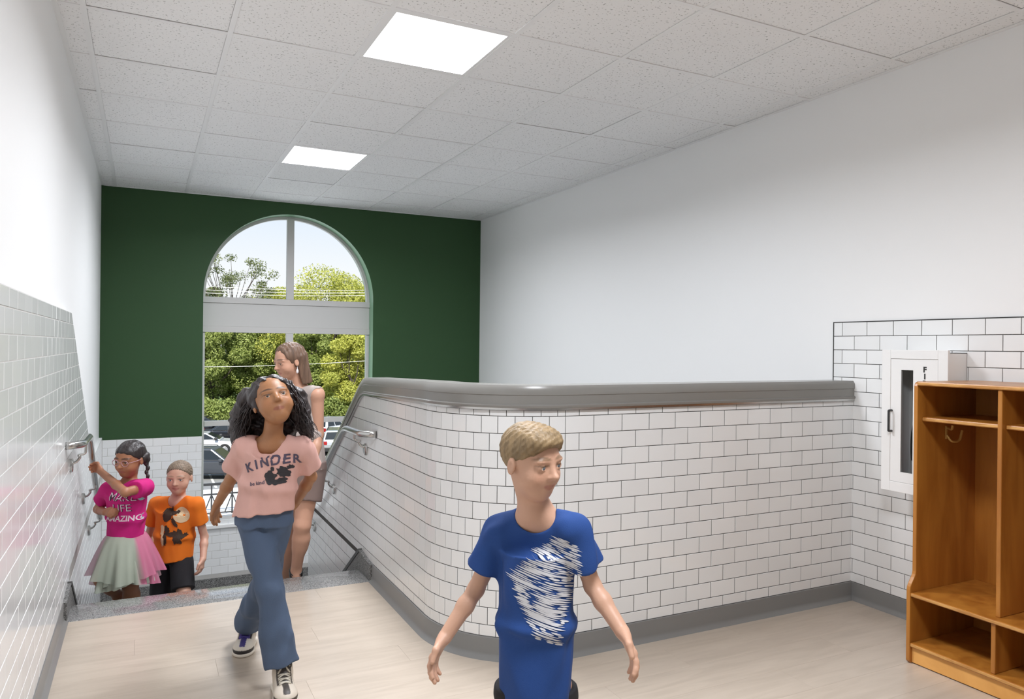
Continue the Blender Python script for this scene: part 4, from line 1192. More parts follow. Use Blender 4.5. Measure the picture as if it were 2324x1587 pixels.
def add_hand(S, wr, F, N, T, L, curl=.4, thumb=.5, spread=1., fist=False):
    """F: along the hand, N: out of the palm, T: towards the thumb"""
    F = nrmz(F); N = nrmz(np.asarray(N) - F * (np.asarray(N) @ F)); T0 = np.cross(N, F); T = T0 if T0 @ np.asarray(T) > 0 else -T0
    S.add(etube(wr, wr + F * .48 * L, T, N, (.13 * L, .09 * L), (.215 * L, .085 * L)), .03 * L * 3)
    fl = [.40, .46, .43, .34]; off = [.155, .052, -.052, -.150]
    fingers = SDF()
    for i in range(4):
        b = wr + F * (.46 - .03 * abs(i - 1.3)) * L + T * off[i] * L
        c1 = curl * (1 + .12 * i); a1, a2, a3 = c1 * .75, c1 * 1.75, c1 * 2.5
        d = lambda a: F * math.cos(a) + N * math.sin(a) + T * (off[i] * .35 * spread)
        p1 = b + d(a1) * fl[i] * L * .46; p2 = p1 + d(a2) * fl[i] * L * .31; p3 = p2 + d(a3) * fl[i] * L * .24
        r = (.062 if i < 3 else .053) * L
        fg = SDF().add(cone(b, p1, r, r * .92)).add(cone(p1, p2, r * .92, r * .85), .006).add(cone(p2, p3, r * .85, r * .72), .006)
        S.add(fg, .006)
    b = wr + F * .12 * L + T * .14 * L
    d1 = nrmz(F * .62 + T * .70 + N * .32 * thumb); d2 = nrmz(F * .9 + T * (.30 - .5 * thumb) + N * .45 * thumb)
    p1 = b + d1 * .26 * L; p2 = p1 + d2 * .22 * L
    S.add(SDF().add(cone(b, p1, .080 * L, .066 * L)).add(cone(p1, p2, .066 * L, .052 * L), .006), .02)

M_SKIN = lambda n: mat('skin_' + n, (.5, .35, .25), .48, attr='Col', bump=(160, .06))
def make_body(name, parent, J, H, skin, lip, brow, hands, sz, h=.0042, face={}, ext_ops=None):
    """J: joints; sz: radii; returns body object"""
    S = SDF()
    sd = nrmz(J['shb'] - J['sha']); upv = nrmz(J['neck'] - J['pel']); fw = nrmz(np.cross(upv, sd))
    if fw @ DV > 0: fw = -fw
    sw = np.linalg.norm(J['shb'] - J['sha']); ctr = (J['sha'] + J['shb']) / 2
    L = np.linalg.norm(ctr - J['pel'])
    lerp = lambda t: J['pel'] + (ctr - J['pel']) * t
    S.add(etube(lerp(.78), lerp(.45), sd, fw, (sw * .40, sz['td']), (sw * .36, sz['td'] * .92)), .03)
    S.add(etube(lerp(.45), lerp(0.02), sd, fw, (sw * .35, sz['td'] * .92), (sz['hw'], sz['td'] * 1.0)), .04)
    S.add(cone(J['sha'], J['shb'], sz['ua'] * 1.05, sz['ua'] * 1.05), .05)
    S.add(cone(J['neck'] - upv * .02, (J['sha'] * .6 + J['neck'] * .4) - upv * .01, sz['nk'] * .9, sz['ua'] * .8), .04)
    S.add(cone(J['neck'] - upv * .02, (J['shb'] * .6 + J['neck'] * .4) - upv * .01, sz['nk'] * .9, sz['ua'] * .8), .04)
    S.add(cone(H.P(0, -.10, -.20), J['neck'] - upv * .015, sz['nk'], sz['nk'] * 1.08), .03)
    for a in 'ab':
        S.add(cone(J['sh' + a], J['el' + a], sz['ua'], sz['ua'] * .80), .02)
        m_ = J['el' + a] * .65 + J['wr' + a] * .35
        S.add(cone(J['el' + a], m_, sz['ua'] * .80, sz['ua'] * .80), .012)
        S.add(cone(m_, J['wr' + a], sz['ua'] * .80, sz['wr']), .015)
        S.add(cone(J['hip' + a], J['kn' + a], sz['th'], sz['kn']), .03)
        d = J['an' + a] - J['kn' + a]; cf = J['kn' + a] + d * .30 - fw * sz['kn'] * .22
        S.add(cone(J['kn' + a], J['an' + a], sz['kn'] * .95, sz['an']), .02)
        S.add(cone(cf, cf + d * .14, sz['kn'] * .86, sz['kn'] * .70), .05)
        S.add(cone(J['an' + a], J['an' + a] + nrmz(J['toe' + a] - J['an' + a]) * .02 - ez * .012, sz['an'], sz['an'] * .8), .02)
    add_head(S, H, **face)
    for (wr, F, N, T, kw) in hands: add_hand(S, wr, F, N, T, sz['hand'], **kw)
    if ext_ops: ext_ops(S)
    hc = head_colour(H, skin, lip, brow, face.get('smile', 0.)); sk = np.array(skin)
    def colour(v):
        c = np.tile(sk, (len(v), 1)); return hc(v, c)
    pts = list(J.values()) + [H.P(*c) for c in ((.5, 0, 0), (-.5, 0, 0), (0, .55, 0), (0, -.55, 0), (0, 0, .52), (0, 0, -.52))] + [w_[0] + nrmz(w_[1]) * sz['hand'] * 1.05 for w_ in hands]
    return sdf_object('body', S, pts, .10, h, M_SKIN(name), parent, colour)

def shirt_sdf(J, sz, hem, hemn, wid, sleeve, puff=.012, neckr=.055, necko=(0, 0, 0), neckd=.0, sdir=1., flare=1.0, depth=1.0):
    S = SDF()
    sd = nrmz(J['shb'] - J['sha']); upv = nrmz(J['neck'] - J['pel']); fw = nrmz(np.cross(upv, sd))
    if fw @ DV > 0: fw = -fw
    sw = np.linalg.norm(J['shb'] - J['sha']); ctr = (J['sha'] + J['shb']) / 2
    bot = hem - upv * .04
    t = lambda f: ctr + (bot - ctr) * f
    td = sz['td'] * depth
    S.add(etube(t(.10), t(.5), sd, fw, (sw * .40 + puff, td + puff), (wid[0], td + puff * 1.1)), .03)
    S.add(etube(t(.5), bot, sd, fw, (wid[0], td + puff * 1.1), (wid[1], (td + puff * 1.5) * flare)), .05)
    S.add(cone(J['sha'], J['shb'], sz['ua'] * 1.05 + puff, sz['ua'] * 1.05 + puff), .05)
    for a in 'ab':
        S.add(cone(J['neck'] - upv * .036, (J['sh' + a] * .6 + J['neck'] * .4) - upv * .01, sz['nk'] * .9 + puff * .6, sz['ua'] * .8 + puff), .03)
        if sleeve:
            e = J['sh' + a] + (J['el' + a] - J['sh' + a]) * (sleeve + .25)
            d = nrmz(J['el' + a] - J['sh' + a]); c = J['sh' + a] + (J['el' + a] - J['sh' + a]) * sleeve
            sl_ = SDF().add(cone(J['sh' + a], e, sz['ua'] + puff * 1.1, sz['ua'] + puff * 1.9)).keep(plane(c, d), .005)
            S.add(sl_, .022)
    S.keep(plane(hem, -np.asarray(hemn)), .004)
    nk0 = J['neck'] + np.asarray(necko) - upv * neckd; S.cut(cone(nk0, nk0 + upv * .2 , neckr, neckr * 1.25), .006); nk1 = J['neck'] - upv * .020; S.cut(cone(nk1, nk1 + upv * .2, sz['nk'] + .015, sz['nk'] + .034), .006)
    S.frame = (sd, upv, fw, ctr)
    return S
def pants_sdf(J, sz, waist, waistn, cuff, puff=.012, flare=None, wr_=None):
    """cuff: fraction along the thigh (<1) or 1+fraction along the shin"""
    S = SDF(); sd = nrmz(J['hipb'] - J['hipa']); upv = np.asarray(waistn); fw = nrmz(np.cross(upv, sd))
    pw = sz['hw'] + puff; pd = sz['td'] + puff
    S.add(etube(J['pel'] + upv * .10, J['pel'] - upv * .03, sd, fw, (pw, pd), (pw, pd)), .03)
    for a in 'ab':
        H_, K, A = J['hip' + a], J['kn' + a], J['an' + a]
        if cuff <= 1:
            e = H_ + (K - H_) * (cuff + .25); c = H_ + (K - H_) * cuff; d = nrmz(K - H_)
            leg = SDF().add(cone(H_, e, sz['th'] + puff, (wr_ or sz['th'] * .95) + puff))
        else:
            leg = SDF().add(cone(H_, K, sz['th'] + puff, sz['kn'] + puff))
            f = cuff - 1; m_ = K + (A - K) * f * .55; e = K + (A - K) * (f + .25); fl = flare or sz['kn']
            leg.add(cone(K, m_, sz['kn'] + puff, (sz['kn'] + puff) * .82 + fl * .18), .02); leg.add(cone(m_, e, (sz['kn'] + puff) * .82 + fl * .18, fl), .03)
            c = K + (A - K) * f; d = nrmz(A - K)
        S.add(leg.keep(plane(c, d), .004), .02)
    S.keep(plane(waist, np.asarray(waistn)), .003)
    return S
def decal(parent_shirt, me, origin, X, Y, mats, name='print', off=.0018, cast=None):
    """flat print laid on the cloth: vertices dropped on the shirt along the view of the chest"""
    bm = bmesh.new(); bm.from_mesh(me); bmesh.ops.triangulate(bm, faces=bm.faces[:])
    for _ in range(2):
        lg = [e for e in bm.edges if e.calc_length() > .012]
        if lg: bmesh.ops.subdivide_edges(bm, edges=lg, cuts=1); bmesh.ops.triangulate(bm, faces=bm.faces[:])
    sm = parent_shirt.data; bv = BVHTree.FromPolygons([v.co.copy() for v in sm.vertices], [tuple(p.vertices) for p in sm.polygons])
    X = nrmz(X); Y = nrmz(np.asarray(Y) - X * (np.asarray(Y) @ X)); Nn = np.cross(X, Y)
    if cast is not None: Nn = -nrmz(cast)
    bad = []
    for v in bm.verts:
        w_ = np.asarray(origin) + X * v.co.x + Y * v.co.y
        hit = bv.ray_cast(Vector(w_ + Nn * .15), Vector(-Nn), .4)
        if hit[0] is None: bad.append(v); continue
        n_ = hit[1] if hit[1].dot(Vector(Nn)) > 0 else -hit[1]
        v.co = hit[0] + n_ * off
    bmesh.ops.delete(bm, geom=bad, context='VERTS')
    bm.to_mesh(me); bm.free()
    return link(name, me, parent_shirt, mats)
def poly_mesh(polys):
    vs, fs = [], []
    for p in polys:
        k = len(vs); vs += [(x, y, 0) for x, y in p]; fs.append(tuple(range(k, k + len(p))))
    me = bpy.data.meshes.new('print'); me.from_pydata(vs, [], fs); return me
def blob(cx, cy, rx, ry, n=22, jag=0., seed=0, rot=0.):
    r = random.Random(seed); out = []
    for k in range(n):
        a = 2 * math.pi * k / n; q = 1 + r.uniform(-jag, jag); x, y = rx * q * math.cos(a), ry * q * math.sin(a)
        out.append((cx + x * math.cos(rot) - y * math.sin(rot), cy + x * math.sin(rot) + y * math.cos(rot)))
    return out
def shoe(parent, ankle, toe, ground, L, kind, h=.0034):
    """ankle joint, toe direction; sits on z = ground (a float) or follows the tilted foot if None"""
    f = toe - ankle; tilt = ground is None
    if not tilt: f = np.array([f[0], f[1], 0.])
    f = nrmz(f); up = nrmz(ez - f * (ez @ f)); sd = np.cross(f, up)
    base = ankle.copy()
    if not tilt: base[2] = ground
    else: base = ankle - up * .065
    A = np.stack([f, sd, up]); P = lambda x, y, z: base + f * x * L + sd * y * L + up * z * L
    U = SDF(); hi = kind != 'low'
    U.add(ell(P(-.08, 0, .17), np.array([.20, .165, .17]) * L, A), .02)
    U.add(ell(P(.28, 0, .12), np.array([.36, .175, .13]) * L, A), .03)
    U.add(ell(P(.50, .0, .105), np.array([.21, .185, .115]) * L, A), .03)
    U.add(cone(P(.18, 0, .20), P(-.02, 0, .34), .12 * L, .14 * L), .03)
    if hi: U.add(etube(P(-.05, 0, .28), P(-.06, 0, .50), sd, f, (.155 * L, .185 * L), (.160 * L, .195 * L)), .02)
    U.keep(plane(P(0, 0, .035), -up), .004)
    if hi: U.cut(etube(P(-.06, 0, .42), P(-.06, 0, .60), sd, f, (.125 * L, .16 * L), (.125 * L, .16 * L)), .004)
    pts = [P(-.30, -.22, 0), P(.74, .22, .62)]
    def colu(v):
        q = (v - base) @ A.T / L; x, y, z = q[:, 0], np.abs(q[:, 1]), q[:, 2]
        c = np.tile(np.array(kind_cols[kind][0]), (len(v), 1))
        dk = np.array(kind_cols[kind][1])
        mud = (x > .42) & (z < .13 + .05 * (x - .5)) | ((x > .30) & (z < .11)); c[mud] = dk
        eyestay = (x > .02) & (x < .36) & (y > .055) & (y < .13) & (z > .2); c[eyestay] = dk
        col = (z > .42) | ((x < -.14) & (z > .2)); c[col] = dk
        tong = (y < .055) & (z > .2) & (x > -.02); c[tong] = np.array(kind_cols[kind][2])
        return c
    o = sdf_object('shoe', U, pts, .02, h, mat('shoe_leather', (.5, .5, .5), .5, attr='Col'), parent, colu, .02)
    S = SDF(); S.add(ell(P(-.08, 0, .04), np.array([.215, .175, .2]) * L, A), .02); S.add(ell(P(.47, 0, .04), np.array([.255, .20, .2]) * L, A), .06); S.add(cone(P(-.05, 0, .04), P(.4, 0, .04), .155 * L, .17 * L), .03)
    S.keep(plane(P(0, 0, .003), -up), .004).keep(plane(P(0, 0, .075), up), .006)
    sdf_object('sole', S, [P(-.30, -.22, -.02), P(.76, .22, .12)], .01, h, mat('sole_rubber', srgb(215, 208, 196), .6), o, None, .02)
    bv = BVHTree.FromPolygons([v.co.copy() for v in o.data.vertices], [tuple(q_.vertices) for q_ in o.data.polygons])
    b = MB()
    for k in range(5):
        for s_ in (-1, 1):
            pts = []
            for i in range(6):
                t = i / 5; hit = bv.ray_cast(Vector(P(.03 + .075 * k + .05 * t * 1.0, s_ * (-.10 + .20 * t), 1.0)), Vector(-up))
                if hit[0] is not None: pts.append(np.array(hit[0]) + up * .002)
            if len(pts) > 2: b.tube(pts, .0034, 6)
    if hi:
        sk_ = SDF().add(cone(ankle - up * .03, ankle + up * .075, .034, .036)); sdf_object('sock', sk_, [ankle - up * .03, ankle + up * .075], .045, .005, mat('dark_sock', (.03, .028, .026), .9), parent, None, .02)
    b.build('laces', mat('lace_' + kind, kind_cols[kind][3], .7), o, True)
    return o
kind_cols = {'hi': (srgb(196, 186, 172), srgb(70, 62, 56), srgb(60, 54, 50), srgb(190, 184, 170)),
             'purple': (srgb(205, 198, 186), srgb(38, 34, 34), srgb(60, 52, 110), srgb(66, 54, 128)),
             'low': (srgb(205, 208, 212), srgb(150, 154, 160), srgb(190, 194, 198), srgb(225, 225, 225)),
             'black': (srgb(28, 27, 28), srgb(20, 19, 20), srgb(25, 24, 25), srgb(50, 48, 48))}
def cloth(name, col, rough=.85, bump=.12): return mat(name, col, rough, bump=(420, bump), noise=(9, .05))
def hairmat(name, col, rough=.42): return mat(name, col, rough, noise=(60, .35, (1, 1, .12)), bump=(90, .5, (1, 1, .10)))
def cap_hair(H, inflate, cuts, k=.02):
    S = SDF(); h = H.h
    S.add(ell(H.P(0, -.055, .135), np.array([.355 + inflate, .43 + inflate, .37 + inflate]) * h, H.A))
    return S
def hairline(H, y0, z0, y1, z1):
    """keeps what lies above/behind the line from (y0,z0) at the brow to (y1,z1) at the nape"""
    d = nrmz([y1 - y0, z1 - z0]); n = np.array([d[1], -d[0]])          # in (f,u)
    if n @ np.array([-1, 1]) < 0: n = -n
    return plane(H.P(0, y0, z0), -(H.f * n[0] + H.u * n[1]))
def strands(parent, name, H, roots, m_, rad, seed, n_pts=6, taper=.3):
    b = MB()
    for pts, r in roots: b.tube(arcfill(pts, .05, 3), [r * (1 - (1 - taper) * i / (len(arcfill(pts, .05, 3)) - 1)) for i in range(len(arcfill(pts, .05, 3)))], 5)
    return b.build(name, m_, parent, True)

# ------------------------------------------------------------------ 1. girl with long curly hair and pink shirt
def girl_pink():
    J = dict(neck=at(618, 998, 3.02), sha=at(560, 1016, 3.0), shb=at(684, 1018, 3.03), pel=at(600, 1172, 3.03),
             ela=at(524, 1088, 3.09), wra=at(497, 1138, 3.16), elb=at(706, 1082, 3.12), wrb=at(672, 1140, 3.20),
             hipa=at(578, 1192, 3.02), hipb=at(624, 1190, 3.04), kna=at(614, 1345, 2.93), ana=at(642, 1518, 2.90),
             knb=at(604, 1320, 3.10), anb=at(561, 1418, 3.34), toea=at(652, 1562, 2.76), toeb=at(553, 1452, 3.24))
    g = empty('person', (float(J['ana'][0]), float(J['ana'][1]), 0), 'girl with long dark curly hair, pink printed shirt and flared jeans striding forward', 'person')
    H = Head(at(620, 912, 2.97), -DV * .80 + RV * .36 + UV * .42, UV * .96 - RV * .18, .210)
    sz = dict(td=.078, hw=.102, ua=.030, wr=.0185, th=.058, kn=.040, an=.027, nk=.037, hand=.135)
    skin = srgb(158, 110, 74)
    hands = [(J['wra'], nrmz(J['wra'] - J['ela']) * .9 + -UV * .3, RV * .9 - DV * .2, -DV * .6 + RV * .3, dict(curl=.30)),
             (J['wrb'], nrmz(J['wrb'] - J['elb']), -RV + UV * .2, -DV, dict(curl=.5))]
    make_body('deep_tan', g, J, H, skin, srgb(132, 74, 60), srgb(40, 28, 22), hands, sz, face=dict(lips=1.35, nose=1.1, cheek=1.12, lid=.0125))
    eyes(H, g, (.02, .012, .008))
    hemc = at(600, 1160, 3.02)
    S = shirt_sdf(J, sz, hemc, UV * 1 - RV * .10, (.112, .122), .66, puff=.016, neckr=.054, necko=-DV * .022, neckd=.012, flare=1.05)
    S.post = folds(.0050, 30, 3, (1, 1, .9))
    sh = sdf_object('shirt', S, [at(505, 980, 3.0), at(730, 1200, 3.0), at(600, 1100, 2.85), at(600, 1100, 3.25)], .03, .0042, cloth('pink_jersey', srgb(204, 160, 150)), g)
    sd, upv, fw, ctr = S.frame
    ink = mat('navy_print', srgb(74, 66, 84), .7); ink2 = mat('charcoal_print', srgb(44, 42, 46), .7)
    X = nrmz(RV * .97 + UV * .16); Y = nrmz(UV * .97 - RV * .18)
    # word set on a shallow arch, one glyph at a time
    w_ = 'KINDER'; o0 = at(617, 1046, 2.95); step = .036
    for i, ch in enumerate(w_):
        t = (i - 2.5) / 2.5; xo = (-.090, -.056, -.022, .020, .056, .090)[i]; t = xo / .09; me = text_mesh(ch, .050, bold=.0014)
        a = -t * .20; c, s_ = math.cos(a), math.sin(a)
        Xi = X * c + Y * s_; Yi = Y * c - X * s_
        decal(sh, me, o0 + X * xo - Y * (t * t * .012), Xi, Yi, [ink], 'letter', cast=DV)
    o1 = at(632, 1080, 2.95)
    me = poly_mesh([blob(-.026, .002, .022, .026, jag=.22, seed=2), blob(.022, .014, .018, .026, jag=.25, seed=3, rot=.5), blob(.0, -.022, .028, .013, jag=.25, seed=5), blob(-.012, .034, .007, .010, jag=.1, seed=8), blob(.046, .026, .012, .009, jag=.3, seed=9)])
    decal(sh, me, o1, X, Y, [ink2], 'print', cast=DV)
    me = text_mesh('be kind', .020, bold=.0003); decal(sh, me, at(590, 1094, 2.95), X, Y, [ink], 'small_lettering', cast=DV)
    P_ = pants_sdf(J, sz, at(600, 1150, 3.02), UV, 1.93, puff=.014, flare=.076); P_.post = folds(.0065, 34, 5, (1, 1, .8))
    sdf_object('jeans', P_, [J['pel'], J['kna'], J['ana'], J['knb'], J['anb'], J['hipa'], J['hipb']], .13, .0045, cloth('blue_denim', srgb(68, 84, 108), .8), g)
    shoe(g, J['ana'], J['toea'], 0.0, .225, 'hi'); shoe(g, J['anb'], J['toeb'], 0.0, .225, 'purple')
    # hair: mass plus loose curls
    hs = SDF(); h = H.h
    hs.add(ell(H.P(0, -.09, .16), np.array([.43, .46, .40]) * h, H.A))
    for px, py, d, r in ((566, 905, 3.04, .046), (552, 940, 3.05, .050), (545, 972, 3.05, .046), (547, 1000, 3.02, .036), (552, 1020, 2.985, .020), (672, 905, 3.06, .046), (682, 940, 3.08, .044), (690, 968, 3.09, .034), (700, 985, 3.09, .018),
                         (620, 920, 3.13, .075), (600, 960, 3.13, .07), (650, 960, 3.13, .06), (630, 1000, 3.12, .05)):
        hs.add(ell(at(px, py, d), (r, r * .95, r * 1.05)), .035)
    hs.cut(H.E(0, .42, -.10, .335, .50, .47), .03)          # opening for the face
    hs.cut(cone(at(618, 965, 2.95), at(618, 1010, 2.92), .05, .06), .02)
    r = np.random.default_rng(4); K = (r.normal(size=(6, 3)) * np.array([1, 1, .55]) * 120).astype(np.float32)
    hs.post = lambda p, d: d + .0042 * (np.sin(p @ K[0] + 2 * np.sin(p @ K[1] * .4)) + np.sin(p @ K[2] + 2 * np.sin(p @ K[3] * .4))) * .7
    M_H = hairmat('black_brown_hair', srgb(46, 38, 38), .38)
    hr = sdf_object('hair', hs, [at(525, 850, 3.0), at(715, 1030, 3.0), at(620, 950, 2.85), at(620, 950, 3.22)], .02, .0044, M_H, g)
    rr = random.Random(5); st = []
    sides = [((586, 878), (548, 930), (536, 985)), ((600, 864), (556, 925), (548, 1010)), ((578, 890), (535, 960), (545, 1022)), ((655, 872), (688, 925), (700, 985)), ((648, 866), (680, 930), (690, 980)), ((662, 886), (694, 940), (702, 988))]
    for k in range(150):
        A_, B_, C_ = sides[k % 6]; d = rr.uniform(2.985, 3.08); j = lambda s: rr.gauss(0, s)
        p0 = at(A_[0] + j(5), A_[1] + j(4), d - .0); p1 = at(B_[0] + j(8), B_[1] + j(8), d + j(.012)); p2 = at(C_[0] + j(10), C_[1] + j(10), d + j(.02))
        pts = []
        ph = rr.uniform(0, 6.28); am = rr.uniform(.004, .009)
        for i in range(13):
            t = i / 12; q = (1 - t) ** 2 * p0 + 2 * t * (1 - t) * p1 + t * t * p2
            q = q + (RV * math.cos(ph + t * 15) - DV * math.sin(ph + t * 15)) * am * min(1, t * 2.2); pts.append(q)
        st.append((pts, rr.uniform(.0028, .0046)))
    b = MB()
    for pts, r0 in st: b.tube(pts, [r0 * (1 - .75 * i / 12) for i in range(13)], 5)
    b.build('curls', M_H, hr, True)
girl_pink()

# ------------------------------------------------------------------ 2. woman coming up behind
def woman():
    d0 = 4.5
    J = dict(neck=at(680, 884, 4.52), sha=at(652, 898, 4.60), shb=at(720, 896, 4.44), pel=at(690, 1050, 4.50),
             ela=at(640, 985, 4.66), wra=at(640, 1060, 4.58), elb=at(722, 985, 4.46), wrb=at(706, 1066, 4.36),
             hipa=at(670, 1066, 4.54), hipb=at(704, 1066, 4.47), knb=at(686, 1192, 4.40), anb=at(672, 1297, 4.47))
    J['kna'] = at(655, 1200, 4.60); J['ana'] = np.array([J['kna'][0] - .02, J['kna'][1] + .12, -2 * RISE + .085 ])
    J['toeb'] = J['anb'] + np.array([-.02, -.13, -.115]); J['toea'] = J['ana'] + np.array([-.02, -.16, -.05])
    g = empty('person', (float(J['anb'][0]), float(J['anb'][1]), -RISE), 'woman in grey sleeveless top and taupe shorts climbing the stairs behind the girl in pink', 'person')
    H = Head(at(656, 820, 4.46), -DV * .70 - RV * .68 - UV * .20, UV, .212)
    sz = dict(td=.088, hw=.135, ua=.041, wr=.025, th=.080, kn=.050, an=.031, nk=.046, hand=.165)
    hands = [(J['wrb'], -UV - RV * .2, -RV, -DV, dict(curl=.4)), (J['wra'], -UV, RV, -DV, dict(curl=.4))]
    make_body('light_tan', g, J, H, srgb(194, 148, 124), srgb(172, 108, 98), srgb(96, 70, 54), hands, sz, h=.0046, face=dict(cheek=.95, lid=.012))
    eyes(H, g, (.06, .05, .03), look=-UV * .25)
    S = shirt_sdf(J, sz, at(690, 1062, 4.5), UV, (.135, .16), 0, puff=.010, neckr=.060, necko=-DV * .012)
    S.post = folds(.004, 34, 8)
    for a in 'ab': S.cut(cone(J['sh' + a] + nrmz(J['sh' + a] - J['neck']) * .012, J['sh' + a] - UV * .08 + nrmz(J['sh' + a] - J['neck']) * .03, .044, .044), .008)
    sdf_object('sleeveless_top', S, [at(620, 870, 4.5), at(745, 1080, 4.5), at(690, 1000, 4.3), at(690, 1000, 4.7)], .03, .005, cloth('grey_linen', srgb(168, 156, 150), .9), g)
    P_ = pants_sdf(J, sz, at(690, 1046, 4.5), UV, .56, puff=.016, wr_=.080); P_.post = folds(.003, 30, 2)
    sdf_object('shorts', P_, [J['pel'], J['hipa'], J['hipb'], J['kna'], J['knb']], .16, .005, cloth('taupe_cotton', srgb(116, 98, 92)), g)
    for a in 'ab':
        an, to = J['an' + a], J['toe' + a]; f = nrmz(to - an); b = SDF()
        up = nrmz(ez - f * (ez @ f)); sdv = np.cross(f, up)
        b.add(cone(an - up * .05 - f * .035, to - up * .005, .034, .030)); b.add(cone(an - up * .035 - f * .02, an - up * .02, .040, .040), .02)
        b.cut(cone(an + f * .05 + up * .02, to + up * .045, .030, .028), .006)
        sdf_object('shoe', b, [an, to], .09, .005, M_BLACK, g)
        mb = MB(); mb.tube([an + (sdv * math.cos(t) + f * math.sin(t)) * .036 + up * .006 for t in np.linspace(0, 2 * math.pi, 19)], .005, 6, caps=False); mb.build('ankle_strap', M_BLACK, g, True)
    # straight shoulder length hair, tucked behind the ear
    hs = SDF(); h = H.h
    hs.add(ell(H.P(0, -.07, .15), np.array([.395, .465, .395]) * h, H.A))
    for s_ in (-1, 1):
        hs.add(etube(H.P(s_ * .27, -.20, .10), H.P(s_ * .30, -.26, -.70), H.f, H.s, (.17 * h, .10 * h), (.13 * h, .06 * h)), .03)
    hs.add(etube(H.P(0, -.33, .10), H.P(0, -.36, -.66), H.s, H.f, (.30 * h, .12 * h), (.30 * h, .08 * h)), .04)
    hs.cut(H.E(0, .47, -.13, .40, .50, .50), .02)
    hs.cut(H.E(0, .10, -.62, .22, .34, .30), .03)
    Kx = (np.stack([H.s, H.f]) * 210).astype(np.float32)
    hs.post = lambda p, d: d + .0016 * (np.sin(p @ Kx[0]) + np.sin(p @ Kx[1] * 1.3))
    hr = sdf_object('hair', hs, [H.P(.5, 0, 0), H.P(-.5, 0, 0), H.P(0, -.6, 0), H.P(0, .4, .5), H.P(0, -.4, -.85)], .02, .0046, hairmat('brown_hair', srgb(104, 80, 64), .55), g)
    e_ = MB(); ep = H.P(-.385, -.01, -.16); e_.tube([ep, ep - UV * .010], .0018, 6); e_.tube([ep - UV * .010, ep - UV * .022, ep - UV * .034, ep - UV * .040], [.002, .007, .008, .003], 8)
    e_.build('earring', mat('pearl_earring', (.8, .78, .8), .2), g, True)
    return g
woman()

